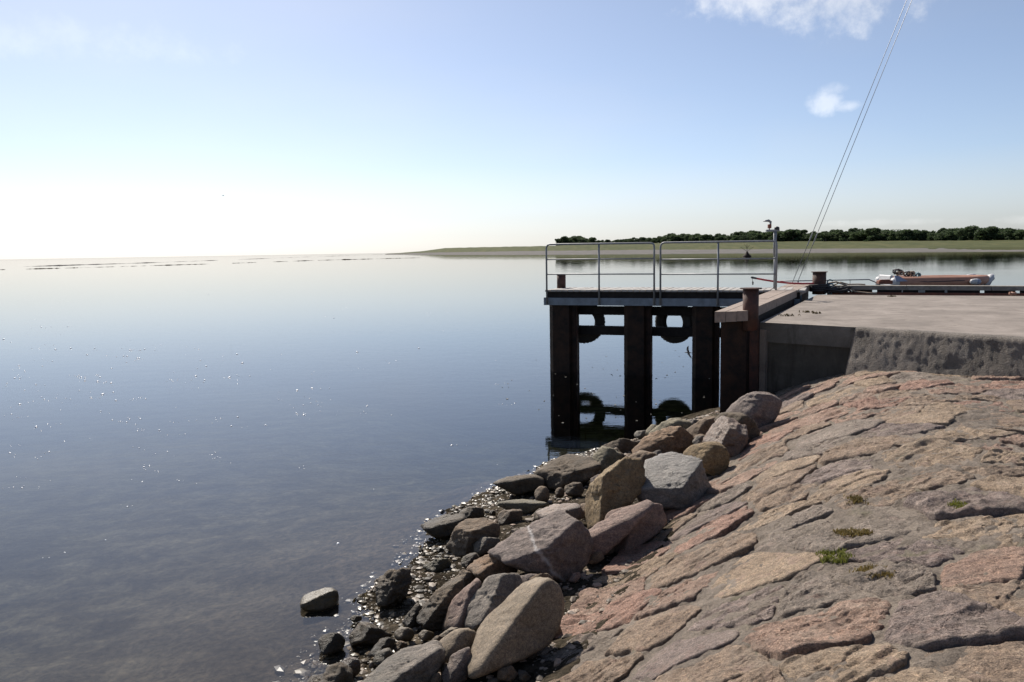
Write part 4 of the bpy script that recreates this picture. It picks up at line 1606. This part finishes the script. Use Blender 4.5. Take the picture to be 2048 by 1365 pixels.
def bollard(label, cx, x0, x1, ytop, ybase, depth, zbot, mat, cap=1.38):
    top = at_y(cx, ytop, depth)
    bot = at_y(cx, ybase, depth)
    rad = (x1 - x0) / 2 * depth / FPX
    zb = bot.z if zbot is None else zbot
    root = thing('bollard', label, 'bollard', (top.x, depth, zb))
    h = top.z - zb
    m = MB()
    m.tube([(0, 0, 0), (0, 0, h - .018)], rad, 28)
    m.build('tube', M[mat], root, smooth=True)
    m = MB()
    m.tube([(0, 0, h - .018), (0, 0, h - .002), (0, 0, h)], [rad * cap, rad * cap, rad * cap * .97], 28)
    c = m.build('cap_plate', M[mat], root, smooth=False)
    return root


B1 = bollard('rusty pipe bollard with flat cap at the near end of the coping', 1502, 1486.5, 1517.5, 576, 640, NR.y + .12, 1.60, 'rust')
B2 = bollard('rusty bollard wrapped in ropes at the far quay corner', 1639, 1626, 1652, 543.5, 574, FR.y - .25, ZQ - .02, 'rust', 1.2)

# ------------------------------------------------------------------ the jetty
JP0 = at_z(1093, 580, ZC)
JP1 = at_z(1440, 580.5, ZC)
JU = (JP1 - JP0)
JU.z = 0
JU.normalize()
JV = Vector((-JU.y, JU.x, 0))
if JV.y < 0:
    JV = -JV
JANG = math.atan2(JU.y, JU.x)


def juz(px, py, v=0.0):
    """pixel -> (u, z) on the upright plane v metres behind the jetty's near edge"""
    d = ray(px, py)
    o = JP0 + JV * v
    k = (o.x * JV.x + o.y * JV.y) / (d.x * JV.x + d.y * JV.y)
    p = Vector((0, 0, EYE)) + d * k
    return (p.x - JP0.x) * JU.x + (p.y - JP0.y) * JU.y, p.z


def jetty():
    root = thing('jetty', 'small steel and plank jetty on dark piles beside the quay', 'jetty', (JP0.x, JP0.y, 0), JANG)
    uend = juz(1600, 578)[0]
    W = 1.18
    # planks across the deck, each one a piece
    r = random.Random(2)
    u = -.03
    while u < uend:
        w = .118
        m = MB()
        m.box(u, u + w, -.02 + r.uniform(-.008, .008), W + r.uniform(-.02, .02), ZC - .045, ZC + r.uniform(-.004, .004), .004)
        m.build('plank', M['plank'], root)
        u += w + .017
    # under the deck: dark edge timber, blue grey channel in front, rear channel
    e0 = juz(1093, 596)[1]
    m = MB()
    m.box(-.02, uend, .03, .12, e0 - .02, ZC - .047, .006)
    m.build('edge_timber', M['darkwood'], root)
    zb = juz(1150, 611)[1]
    m = MB()
    m.box(-.0, uend, -.02, .0, zb, e0, .003)
    m.box(-.0, uend, .0, .075, zb, zb + .012, .0)
    m.box(-.0, uend, .0, .029, e0 - .012, e0, .0)
    m.build('channel_beam', M['beam'], root)
    m = MB()
    m.box(-.055, -.003, -.045, .10, zb - .0, e0 + .01, .004)
    m.build('end_bracket', M['beam'], root)
    m = MB()
    m.box(0, uend, W - .12, W - .05, zb + .02, ZC - .05, .004)
    m.build('rear_beam', M['beam'], root)
    for uu in (0.12, 1.4, 2.9, 4.3):
        m = MB()
        m.box(uu, uu + .1, .13, W - .13, zb + .05, ZC - .05, .004)
        m.build('cross_beam', M['darkwood'], root)
    # piles
    for (a, b) in ((1097, 1149), (1246, 1298), (1383, 1435)):
        u0, u1 = juz(a, 680, .05)[0], juz(b, 680, .05)[0]
        w = u1 - u0
        m = MB()
        m.prism([(u0 + w / 2 + p[0], .05 + .24 + p[1]) for p in z_pile_profile(w, .48)], -2.2, zb - .004)
        pl = m.build('pile', M['pile'], root)
        m = MB()
        m.prism([(u1 - .02, .2), (u1 + .012, .2), (u1 + .012, .25), (u1 - .02, .25)], -2.2, zb - .02)
        m.build('interlock', M['rust'], pl)
    # fender rails behind the piles
    va = .55
    for (ya, yb) in ((614.5, 631.5), (655, 672.5)):
        z1, z0 = juz(1300, ya, va)[1], juz(1300, yb, va)[1]
        m = MB()
        m.box(.25, uend - .3, va, va + .2, z0, z1, .008)
        m.build('fender_rail', M['darkwood'], root)
    # railings
    def railing(x0, xm, x1, yt0, yt1, left_round):
        rl = thing('railing', None, None)
        rl.parent = root
        vr = -.045
        rad = .021
        ul, zl = juz(x0, yt0, vr)
        um = juz(xm, 540, vr)[0]
        ur, zr = juz(x1, yt1, vr)
        zbot = zb + .02
        # left post and top rail as one bent tube
        bend = [(ul, vr, zbot), (ul, vr, zl - .09), (ul + .012, vr, zl - .045), (ul + .04, vr, zl - .012), (ul + .085, vr, zl)]
        m = MB()
        m.tube(bend + [(ur - .085, vr, zr), (ur - .03, vr, zr - .012), (ur - .008, vr, zr - .04), (ur, vr, zr - .09), (ur, vr, zbot)], rad, 10)
        m.build('bent_tube', M['galv'], rl, smooth=True)
        m = MB()
        m.tube([(um, vr, zbot), (um, vr, (zl + zr) / 2 - rad)], rad, 10)
        m.build('post', M['galv'], rl, smooth=True)
        for yy0, yy1 in ((519.5, 515.5), (549, 548)):
            m = MB()
            k0 = juz(x0, yy0, vr)[1]
            k1 = juz(x1, yy0 + (yy1 - yy0) * .5, vr)[1]
            m.tube([(ul, vr, k0), (ur, vr, k1)], .014, 8)
            m.build('rail', M['galv'], rl, smooth=True)
        for uu in (ul, um, ur):
            m = MB()
            m.box(uu - .035, uu + .035, vr + .018, -.0205, zb + .03, zb + .16, .003)
            m.build('fixing_plate', M['galv'], rl)
    railing(1092.5, 1198, 1308.5, 489.5, 486.5, True)
    railing(1321, 1436, 1553.5, 486, 482.5, True)
    return root, zb, uend


JROOT, JZB, JUEND = jetty()


def jworld(u, v, z):
    return JP0 + JU * u + JV * v + Vector((0, 0, z - ZC))


def jetty_bollard():
    u0, zt = juz(1122.5, 548, .85)
    p = jworld(u0, .85, ZC)
    root = thing('bollard', 'short dark steel bollard on the jetty behind the railing', 'bollard', (p.x, p.y, ZC))
    m = MB()
    m.tube([(0, 0, -.05), (0, 0, zt - ZC - .02)], .103, 24)
    m.build('tube', M['rust'], root, smooth=True)
    m = MB()
    m.tube([(0, 0, zt - ZC - .02), (0, 0, zt - ZC)], .112, 24)
    m.build('cap_plate', M['pile'], root)


jetty_bollard()


def tyre(label, cx, cy, rpx, v, turn):
    u, z = juz(cx, cy, v)
    Rr = rpx * (jworld(u, v, z).y) / FPX
    p = jworld(u, v, z)
    root = thing('tyre', label, 'tyre', (p.x, p.y, p.z), JANG + turn, 'tyre fenders under the jetty')
    w = .095
    ri = Rr * .53
    prof = [(ri, -w * .72), (ri + .02, -w * .86), (ri + .07, -w), (Rr - .06, -w * 1.02), (Rr - .015, -w * .82), (Rr, -w * .6), (Rr + .003, 0), (Rr, w * .6), (Rr - .015, w * .82), (Rr - .06, w * 1.02), (ri + .07, w), (ri + .02, w * .86), (ri, w * .72), (ri + .015, w * .6), (Rr - .04, w * .7), (Rr - .03, 0), (Rr - .04, -w * .7), (ri + .015, -w * .6)]
    seg = 48
    v_, f_ = [], []
    for i in range(seg):
        a = 2 * math.pi * i / seg
        for (rr, yy) in prof:
            v_.append((rr * math.cos(a), yy, rr * math.sin(a)))
    k = len(prof)
    for i in range(seg):
        for j in range(k):
            f_.append((i * k + j, ((i + 1) % seg) * k + j, ((i + 1) % seg) * k + (j + 1) % k, i * k + (j + 1) % k))
    me = mesh('carcass', v_, f_)
    bm = bmesh.new()
    bm.from_mesh(me)
    bmesh.ops.recalc_face_normals(bm, faces=bm.faces)
    bm.to_mesh(me)
    bm.free()
    link('carcass', me, M['rubber'], root, smooth=True)
    # tread blocks round the rim
    m = MB()
    for i in range(36):
        a = 2 * math.pi * i / 36
        ca, sa = math.cos(a), math.sin(a)
        for side in (-1, 1):
            b0 = [(Rr - .006, side * w * .1 + side * w * .45 * k_) for k_ in (0, 1)]
            pts = []
            for da in (-.055, .055):
                for rr in (Rr - .006, Rr + .010):
                    for yy in (side * w * .08, side * w * .55):
                        pts.append((rr * math.cos(a + da), yy, rr * math.sin(a + da)))
            m.add(pts, [(0, 1, 3, 2), (4, 6, 7, 5), (0, 4, 5, 1), (2, 3, 7, 6), (0, 2, 6, 4), (1, 5, 7, 3)])
    m.build('tread', M['rubber'], root)
    # chain loop that it hangs by
    m = MB()
    m.tube([(0, -.06, Rr - .03), (0, -.1, Rr + .06), (.02, -.16, Rr + .15)], .012, 6)
    m.build('hanging_loop', M['rust'], root, smooth=True)


tyre('old black tyre hanging behind the leftmost jetty pile', 1168, 645, 41.5, .93, R(20))
tyre('old black tyre hanging between the middle and right jetty piles', 1349, 645, 41.5, .93, R(-20))


def signal_post():
    u, _ = juz(1548.5, 575, .5)
    p = jworld(u, .5, ZC)
    root = thing('signal_post', 'pale post with wind vane and sensors at the right end of the railing', 'signal post', (p.x, p.y, ZC))
    d = p.y

    def zz(y, x=1548):
        return at_y(x, y, d).z - ZC

    def xx(x, y=500):
        return at_y(x, y, d).x - p.x
    m = MB()
    m.tube([(0, 0, -.04), (0, 0, zz(512))], .021, 10)
    m.tube([(0, 0, zz(512)), (0, 0, zz(463))], .036, 12)
    m.build('pole', M['galv'], root, smooth=True)
    m = MB()
    m.box(xx(1531), xx(1558), -.03, .03, zz(463.5), zz(459.5), .004)
    m.build('cross_arm', M['galv'], root)
    m = MB()
    m.box(xx(1535), xx(1541.5), -.03, .03, zz(457), zz(449), .006)
    m.tube([(xx(1538), 0, zz(460)), (xx(1538), 0, zz(456))], .012, 6)
    m.build('sensor_box', M['rust_red'], root)
    m = MB()
    m.tube([(xx(1540), 0, zz(450)), (xx(1540.5), 0, zz(444))], .02, 8)
    m.tube([(xx(1541.5), 0, zz(445)), (xx(1536), 0, zz(441.5)), (xx(1530), 0, zz(442)), (xx(1525), 0, zz(443))], [.022, .028, .018, .004], 8)
    m.build('wind_vane', M['galv'], root, smooth=True)
    m = MB()
    m.tube([(xx(1553), 0, zz(460)), (xx(1553), 0, zz(458)), (xx(1553), 0, zz(455)), (xx(1553), 0, zz(453.5))], [.045, .055, .05, .02], 12)
    m.build('lamp_head', M['black'], root, smooth=True)
    m = MB()
    m.box(.012, .055, -.03, .03, zz(536), zz(530), .005)
    m.build('switch_box', M['black'], root)
    m = MB()
    m.tube([(.018, .0, zz(459)), (.03, -.02, zz(480)), (.024, -.02, zz(510)), (.03, -.02, zz(532)), (.02, 0, zz(570))], .007, 6)
    m.build('cable', M['rust'], root, smooth=True)


signal_post()


def quay_clutter():
    # red flexible pole from the roped bollard out over the coping
    d0, d1 = B2.location.y - .35, B2.location.y - 1.1
    pts = [(1627, 567.5), (1605, 567.8), (1580, 566.8), (1552, 564), (1530, 560.5), (1514, 557.5), (1504, 555.5)]
    P = [at_y(x, y, d0 + (d1 - d0) * i / 6) for i, (x, y) in enumerate(pts)]
    root = thing('red_pole', 'thin sagging red pole with dark tip reaching left from the roped bollard', 'pole', P[0])
    m = MB()
    m.tube([p - P[0] for p in P], .02, 8)
    m.build('shaft', M['red_paint'], root, smooth=True)
    m = MB()
    a, b = P[-2] - P[0], P[-1] - P[0]
    m.tube([a.lerp(b, .2), b, b + (b - a) * .12], [.023, .024, .018], 8)
    m.build('tip', M['black'], root, smooth=True)
    m = MB()
    m.tube([b, b + Vector((.015, 0, -.07)), b + Vector((.02, 0, -.11))], [.004, .004, .018], 6)
    m.tube([b + Vector((.02, 0, -.11)), b + Vector((.02, 0, -.16))], [.02, .01], 6)
    m.build('tassel', M['black'], root, smooth=True)
    # ropes round and beside the far bollard
    c = B2.location
    rad = 13 * c.y / FPX
    specs = (('dark rope turns round the foot of the roped bollard', 'rope_dark', 1), ('blue grey rope hanging on the right of the roped bollard', 'rope_blue', 2), ('tan rope trailing from the bollard over the far coping', 'rope_tan', 3), ('dark heap of rope beside the roped bollard', 'rope_dark', 4))
    r = random.Random(6)
    zt = c.z + .2
    for lab, mat, k in specs:
        m = MB()
        if k == 1:
            pts = []
            for i in range(60):
                a = i * .42
                pts.append((math.cos(a) * (rad + .03 + .02 * r.random()), math.sin(a) * (rad + .03), .06 + .0028 * i))
            m.tube(pts, .022, 7)
        elif k == 2:
            pts = []
            for i in range(40):
                a = i * .55
                pts.append((rad + .07 + .05 * math.cos(a), -.08 + .05 * math.sin(a * .7), .30 - .008 * i + .05 * math.sin(a)))
            m.tube(pts, .016, 6)
        elif k == 3:
            pts = [(rad + .02, -.02, .24), (.35, -.1, .28), (.55, -.15, .20), (.72, -.25, .06), (.95, -.4, .03), (1.1, -.5, .03)]
            m.tube(pts, .02, 7)
            pts = [(.3, -.05, .2), (.45, -.1, .27), (.62, -.12, .22), (.85, -.1, .22), (1.0, -.12, .21)]
            m.tube(pts, .016, 7)
        else:
            pts = []
            for i in range(90):
                a = i * .5
                rr = .16 + .09 * math.sin(i * .31)
                pts.append((.36 + rr * 1.3 * math.cos(a), -.1 + rr * math.sin(a), .05 + .02 * math.sin(i * 1.7) + .0012 * i))
            m.tube(pts, .02, 6)
        o = m.build('mooring_rope', M[mat], None, (c.x, c.y, c.z), True)
        tag(o, lab, 'rope', 'ropes at the far quay corner')
    # grey handrail of a ladder behind the far coping
    P = [at_y(x, y, FA0.y + .55) for x, y in ((1560, 562.5), (1620, 561.8), (1660, 561), (1738, 559.5), (1757, 567.5), (1763, 575))]
    m = MB()
    o0 = P[0]
    m.tube([p - o0 for p in P], .013, 8)
    for px in (1597, 1700):
        q_ = at_y(px, 561.5, FA0.y + .55) - o0
        m.tube([q_, q_ + Vector((0, 0, -.3))], .01, 6)
    o = m.build('handrail', M['galv'], None, o0, True)
    tag(o, 'thin grey pipe handrail behind the far corner of the quay', 'handrail')
    # rusty block on the coping next to the boat
    q_ = at_y(1769, 570, FA0.y + .2)
    m = MB()
    m.box(-.16, .16, -.08, .08, -.02, .065, .012)
    m.box(-.12, .12, -.05, .05, .066, .085, .008)
    o = m.build('cleat', M['rust_red'], None, (q_.x, q_.y, ZC - .03 + .022), False)
    tag(o, 'flat rusty cleat on the far coping just left of the boat', 'cleat')
    # bits lying on the deck
    r = random.Random(11)
    for i, (px, py, s, lab, mt) in enumerate(((1578, 633, .07, 'dark clump of dry weed near the deck edge', 'weed_dry'), (1612, 626, .06, 'thin scatter of dry weed behind the dark clump', 'weed_dry'), (1635, 628, .04, 'little dry crumb right of the weed scatter', 'weed_dry'), (1782, 594.5, .05, 'small dark scrap below the far coping', 'weed_dry'))):
        p = at_z(px, py, ZQ)
        m = MB()
        for k in range(16):
            a = r.uniform(0, 6.28)
            rr = s * r.random() * 1.4
            x, y = rr * math.cos(a) * 1.6, rr * math.sin(a)
            b_ = r.uniform(0, 6.28)
            l = s * r.uniform(.3, .6)
            m.tube([(x, y, .006), (x + l * .5 * math.cos(b_), y + l * .5 * math.sin(b_), .02 + .02 * r.random()), (x + l * math.cos(b_), y + l * math.sin(b_), .008)], .006, 5)
        o = m.build('dry_weed', M[mt], None, (p.x, p.y, ZQ), False)
        tag(o, lab, 'dry weed', 'bits of dry weed on the quay')
    p = at_z(2022, 592, ZQ)
    m = MB()
    m.tube([(0, 0, .04), (.09, -.02, .04)], .035, 10)
    m.tube([(.045, -.01, .04), (.06, .08, .06)], .02, 8)
    m.tube([(-.04, 0, .05), (-.01, 0, .05)], .028, 8)
    o = m.build('hose_coupling', M['hull'], None, (p.x, p.y, ZQ), True)
    tag(o, 'small reddish hose coupling lying below the far coping', 'coupling')


quay_clutter()


def boat():
    D = 46.0
    P = lambda x, y, d=D: at_y(x, y, d)
    c = P(1893, 590)
    root = thing('inflatable_boat', 'faded orange brown inflatable boat with white ends moored beyond the quay', 'boat', (c.x, c.y, 0))

    def rel(x, y, d=D):
        p = P(x, y, d)
        return (p.x - c.x, p.y - c.y, p.z)
    ztop = rel(1890, 553)[2]
    tr = .30
    zc = ztop - tr
    xl, xr = rel(1782, 560)[0], rel(2004, 560)[0]
    # two side tubes meeting at the raised bow (right)
    for side, nm in ((-1, 'near'), (1, 'far')):
        pts, rr = [], []
        for i in range(25):
            k = i / 24
            x = xl + .35 + (xr - xl - .75) * k
            y = side * .95 * (1 - max(0, (k - .72) / .28) ** 2 * .95) + (.0 if side < 0 else 1.2 - 1.2)
            pts.append((x, y + .95, zc + .06 * max(0, (k - .8) / .2)))
            rr.append(tr * (1 - .18 * max(0, (k - .75) / .25)))
        m = MB()
        m.tube(pts, rr, 20)
        m.build('side_tube', M['hull'], root, smooth=True)
        m = MB()
        m.tube([(xl + .36, pts[0][1], zc), (xl + .2, pts[0][1], zc), (xl + .05, pts[0][1], zc + .01), (xl - .02, pts[0][1], zc + .01)], [tr * 1.01, tr * .99, tr * .8, tr * .35], 20)
        m.build('end_cone', M['white'], root, smooth=True)
    # white bow roll
    m = MB()
    m.tube([(xr - .62, .55, zc - .26), (xr - .35, .65, zc - .0), (xr - .12, .85, zc + .16), (xr - .02, .95, zc + .22), (xr - .12, 1.05, zc + .16), (xr - .35, 1.25, zc), (xr - .62, 1.35, zc - .26)], [.13, .15, .16, .15, .16, .15, .13], 14)
    m.build('bow_roll', M['white'], root, smooth=True)
    m = MB()
    m.tube([(xr - .5, .6, zc - .35), (xr - .15, .85, zc + .02), (xr + .03, .95, zc + .1), (xr - .15, 1.05, zc + .02), (xr - .5, 1.3, zc - .35)], .12, 12)
    m.build('bow_strake', M['bluegrey'], root, smooth=True)
    # hull under the tubes and floor
    m = MB()
    m.add([(xl + .3, .1, zc - .1), (xr - .9, .1, zc - .1), (xr - .4, .95, zc), (xr - .9, 1.8, zc - .1), (xl + .3, 1.8, zc - .1),
           (xl + .3, .5, -.15), (xr - 1.2, .5, -.15), (xr - .8, .95, -.1), (xr - 1.2, 1.4, -.15), (xl + .3, 1.4, -.15)],
          [(0, 1, 2, 3, 4), (5, 9, 8, 7, 6), (0, 5, 6, 1), (1, 6, 7, 2), (2, 7, 8, 3), (3, 8, 9, 4), (4, 9, 5, 0)])
    m.build('hull', M['white'], root)
    # transom with white corner and blue grey patch
    m = MB()
    a = rel(1781, 551.5)
    m.box(xl + .05, xl + .22, .2, 1.7, zc - .2, a[2] - .0, .04)
    m.build('transom', M['white'], root)
    m = MB()
    m.add([(xl + .12, -.37, zc + .06), (xl + .75, -.37, zc + .08), (xl + .35, -.2, a[2] - .02), (xl + .12, -.16, a[2] - .01), (xl + .12, -.3, zc + .05), (xl + .75, -.3, zc + .07), (xl + .35, -.1, a[2] - .04), (xl + .12, -.1, a[2] - .03)],
          [(0, 1, 2, 3), (7, 6, 5, 4), (0, 4, 5, 1), (1, 5, 6, 2), (2, 6, 7, 3), (3, 7, 4, 0)])
    m.build('corner_patch', M['bluegrey'], root)
    # gear by the transom
    r = random.Random(4)
    for cx, cy, s, mt in ((1795, 544, .20, 'rope_dark'), (1800, 547, .18, 'rope_tan'), (1816, 549, .2, 'rope_dark'), (1822, 547, .14, 'rope_tan'), (1834, 551, .17, 'rope_blue')):
        p = rel(cx, cy, D + .9)
        m = MB()
        pts = []
        for i in range(26):
            a_ = i * .8
            pts.append((p[0] + s * math.cos(a_) * (.6 + .5 * r.random()), p[1] + .2 * math.sin(a_ * 1.3), p[2] + s * .9 * math.sin(a_) * (.5 + .5 * r.random())))
        m.tube(pts, .04, 6)
        m.build('coiled_line', M[mt], root, smooth=True)
    # two round fenders near the bow and a grab line
    for cx, cy, d in ((1942, 554, D + 1.6), (1950, 564, D - .45)):
        p = rel(cx, cy, d)
        m = MB()
        m.tube([(p[0] - .27, p[1], p[2]), (p[0] - .2, p[1], p[2]), (p[0], p[1], p[2] + .01), (p[0] + .22, p[1], p[2]), (p[0] + .33, p[1], p[2])], [.06, .14, .17, .14, .05], 14)
        fd = m.build('fender', M['white'], root, smooth=True)
        m = MB()
        m.tube([(p[0] + .05, p[1], p[2]), (p[0] + .12, p[1], p[2]), (p[0] + .25, p[1], p[2])], [.172, .172, .14], 14)
        m.build('fender_band', M['bluegrey'], fd, smooth=True)
    m = MB()
    p = rel(1925, 565, D - .4)
    m.tube([(p[0] - 3.6, -.18 + .95 - .95, zc + .1), (p[0] - 1.8, -.31, zc + .02), (p[0], -.31, zc + .06), (p[0] + .6, -.2, zc + .03), (p[0] + 1.2, -.1, zc + .04)], .022, 6)
    m.build('grab_line', M['rope_dark'], root, smooth=True)
    m = MB()
    m.box(xl + 1.5, xl + 1.8, .25, 1.65, zc + .02, zc + .2, .03)
    m.build('thwart', M['darkwood'], root)


boat()


def stays():
    # twin wires from beyond the quay corner up to a mast out of sight
    D = 19.6
    for i, (xa, xb, lab) in enumerate(((1577, 1815.5, 'thin grey wire stay slanting up, left of the pair'), (1587, 1826, 'thin grey wire stay slanting up, right of the pair'))):
        a = at_y(xa, 585, D + .1 * i)
        b = at_y(xb, -5, D + .1 * i)
        d = (b - a)
        a2 = a - d * .12
        e = b + d * .55
        root = thing('wire_stay', lab, 'wire', a2, 0, 'pair of wire stays')
        m = MB()
        m.tube([(0, 0, 0), (e - a2)], .0068, 6)
        m.build('wire', M['wire'], root, smooth=True)
        y0, y1 = (462, 492) if i == 0 else (460, 490)
        k0, k1 = (585 - y1) / 590, (585 - y0) / 590
        m = MB()
        p0, p1 = a + d * k0 - a2, a + d * k1 - a2
        m.tube([p0, p0.lerp(p1, .15), p0.lerp(p1, .5), p0.lerp(p1, .55), p0.lerp(p1, .9), p1], [.007, .012, .012, .017, .011, .007], 8)
        m.build('turnbuckle', M['galv'], root, smooth=True)


stays()


def buoy():
    p = at_z(1494, 513.5, 0)
    s = p.y / FPX
    root = thing('marker_buoy', 'dark cone marker buoy with twigs floating before the far shore', 'buoy', p)
    m = MB()
    m.tube([(0, 0, -.3), (0, 0, 1.0 * s), (0, 0, 4.5 * s), (0, 0, 9 * s), (0, 0, 10 * s)], [9 * s, 8.5 * s, 4.5 * s, 1.8 * s, 1.0 * s], 16)
    m.build('body', M['pile'], root, smooth=True)
    m = MB()
    m.tube([(0, 0, 8 * s), (-.4 * s, 0, 24 * s)], .45 * s, 6)
    m.build('staff', M['pile'], root)
    for a, b in (((0, 10), (-13, 19)), ((0, 10), (13, 19)), ((0, 16), (-5, 24)), ((0, 16), (5, 23))):
        m = MB()
        m.tube([(a[0] * s, 0, a[1] * s), (b[0] * s, 0, b[1] * s)], .3 * s, 5)
        m.build('twig', M['pile'], root)


buoy()


def bird(label, px, py, depth, span, heading, bank, mat):
    p = at_y(px, py, depth)
    root = thing('bird', label, 'bird', p)
    root.rotation_euler = (bank, 0, heading)
    s = span / 2
    rings = [(-.42, .01, 0), (-.3, .03, .01), (-.1, .075, .02), (.1, .085, .02), (.24, .06, .035), (.33, .05, .05), (.40, .03, .045), (.48, .008, .03)]
    m = MB()
    m.tube([(x * s, 0, z * s) for x, r_, z in rings], [r_ * s for x, r_, z in rings], 10)
    v = []
    for side in (-1, 1):
        pts_f = [(.12, .04, .04), (.20, .35, .14), (.08, .7, .14), (-.15, 1.0, .08)]
        pts_b = [(-.12, .04, .03), (-.05, .35, .12), (-.12, .7, .12), (-.17, 1.0, .075)]
        top = [(x * s, side * y * s, (z + .012) * s) for x, y, z in pts_f] + [(x * s, side * y * s, (z + .008) * s) for x, y, z in pts_b]
        bot = [(x, y, z - .016 * s) for x, y, z in top]
        f = []
        for i in range(3):
            f += [(i, i + 1, 5 + i, 4 + i), (8 + i, 12 + i, 13 + i, 9 + i), (i, 8 + i, 9 + i, i + 1), (4 + i, 5 + i, 13 + i, 12 + i)]
        f += [(0, 4, 12, 8), (3, 11, 15, 7)]
        m.add(top + bot, f)
    # forked tail
    m.add([(-.38 * s, 0, .01 * s), (-.72 * s, .1 * s, 0), (-.52 * s, 0, .005 * s), (-.72 * s, -.1 * s, 0), (-.38 * s, 0, -.006 * s)], [(0, 1, 2), (0, 2, 3), (4, 2, 1), (4, 3, 2)])
    m.build('body', M[mat], root, smooth=True)
    return root


bird('small dark bird flying low past the rightmost jetty pile', 1377, 706, 15.2, .34, R(150), R(52), 'bird')
bird('tiny bird far off in the sky above the sea', 446, 392, 130, .9, R(20), R(15), 'bird')


def weeds():
    r = random.Random(17)
    spots = ((1668, 1112, 62, 22, 'weed', 'bright green weed tuft growing between stones, greenest of all', .022), (1750, 1142, 80, 16, 'weed_dry', 'brownish moss trailing right of the bright green tuft', .013),
             (1705, 1064, 70, 10, 'weed_dry', 'reddish brown moss above the bright green tuft', .012), (1712, 998, 24, 16, 'weed_dry', 'dry brown tuft farther up the bank, above the moss', .016),
             (1925, 1010, 30, 9, 'weed', 'small green tuft in a joint, farthest right of the greens', .012))
    for px, py, wx, wy, mt, lab, h in spots:
        c = ground_hit(px, py, .03)
        m = MB()
        for i in range(int(150 + wx * 4)):
            a = r.uniform(0, 6.28)
            k = math.sqrt(r.random())
            p = ground_hit(px + wx * .55 * k * math.cos(a), py + wy * .55 * k * math.sin(a), .012) if i % 6 == 0 else p + Vector((r.uniform(-.018, .018), r.uniform(-.018, .018), 0))
            b = r.uniform(0, 6.28)
            l = h * .62 * r.uniform(.4, 1.5)
            w = .0022 + .002 * r.random()
            q_ = p - c
            d = Vector((math.cos(b), math.sin(b), 0))
            e = Vector((-d.y, d.x, 0)) * w
            z = Vector((0, 0, 1))
            m.add([q_ - e - z * .01, q_ + e - z * .01, q_ + d * l * .4 + z * l * .7 + e * .8, q_ + d * l * .4 + z * l * .7 - e * .8, q_ + d * l + z * l * .9], [(0, 1, 2, 3), (3, 2, 4)])
        me = mesh('weed_tuft', m.v, m.f)
        o = link('weed_tuft', me, M[mt], None, c)
        tag(o, lab, 'weed', 'weeds in the joints of the stone bank')


weeds()


def floating_bits():
    r = np.random.RandomState(9)
    mb = MB()
    def flake(p, s, asp):
        w = r.uniform(-.4, .4)
        ca, sa = math.cos(w), math.sin(w)
        pts = []
        n = 6
        for i in range(n):
            a = 2 * math.pi * i / n
            x, y = s * math.cos(a) * r.uniform(.7, 1.2), s * asp * math.sin(a) * r.uniform(.7, 1.2)
            pts.append((p.x + x * ca - y * sa, p.y + x * sa + y * ca))
        mb.prism(pts, -.002, .004 + .006 * r.rand())
    for i in range(64):
        px, py = r.uniform(1000, 1445), r.uniform(700, 850)
        flake(at_z(px, py, 0), r.uniform(.006, .03) * (.5 + .5 * r.rand()), r.uniform(.25, .6))
    o = mb.build('floating_debris', plain_mat('pale_floating_scraps', (0.55, 0.52, 0.45), .6, 0, (0.3, 0.27, 0.2)))
    tag(o, 'pale scraps and froth flecks drifting on the water', 'debris', kind='stuff')
    # small white domes added to paint the sun's glints on the water
    bm = bmesh.new()
    bmesh.ops.create_icosphere(bm, subdivisions=2, radius=1)
    bm.verts.index_update()
    V0 = np.array([v.co[:] for v in bm.verts])
    F0 = np.array([[v.index for v in f.verts] for f in bm.faces])
    bm.free()
    vs, fs, n = [], [], 0
    while n < 420:
        cx, cy = (abs(r.normal(0, 420)), r.normal(770, 95)) if r.rand() < .8 else (r.uniform(0, 1050), r.uniform(600, 1150))
        if not 560 < cy < 1200 or cx > 1080:
            continue
        for k in range(1 + int(r.rand() < .4) * 2 + int(r.rand() < .2) * 4):
            p = at_z(cx + r.normal(0, 16) * (k > 0), cy + r.normal(0, 3) * (k > 0), 0)
            sz = r.uniform(.005, .011) + .014 * r.rand() ** 5
            sz *= min(1.6, max(.7, p.y / 14))
            vs.append(V0 * np.array((sz, sz, sz * .75)) + np.array((p.x, p.y, 0)))
            fs.append(F0 + n * len(V0))
            n += 1
    mt, nt, b, out = newmat('white_glint_paint')
    b.inputs['Base Color'].default_value = (.85, .86, .88, 1)
    b.inputs['Roughness'].default_value = .3
    b.inputs['Specular IOR Level'].default_value = .9
    o = link('glint_domes', mesh('glint_domes', np.concatenate(vs), np.concatenate(fs).tolist()), mt, smooth=True)
    tag(o, 'tiny white domes standing in for sun glints on the open water', 'glint_domes', kind='stuff')
    # a clump of weed in the shallows
    p = at_z(731, 1197, 0)
    m = MB()
    rr = random.Random(3)
    for k in range(26):
        a = rr.uniform(0, 6.28)
        d = .06 * rr.random()
        b = rr.uniform(0, 6.28)
        x, y = d * math.cos(a) * 1.6, d * math.sin(a)
        l = .04
        m.tube([(x, y, -.01), (x + l * .5 * math.cos(b), y + l * .5 * math.sin(b), .014), (x + l * math.cos(b), y + l * math.sin(b), -.004)], .005, 5)
    o = m.build('seaweed', M['weed_dry'], None, p, True)
    tag(o, 'small brown clump of seaweed floating beside the dark knobbly rock', 'seaweed')


floating_bits()
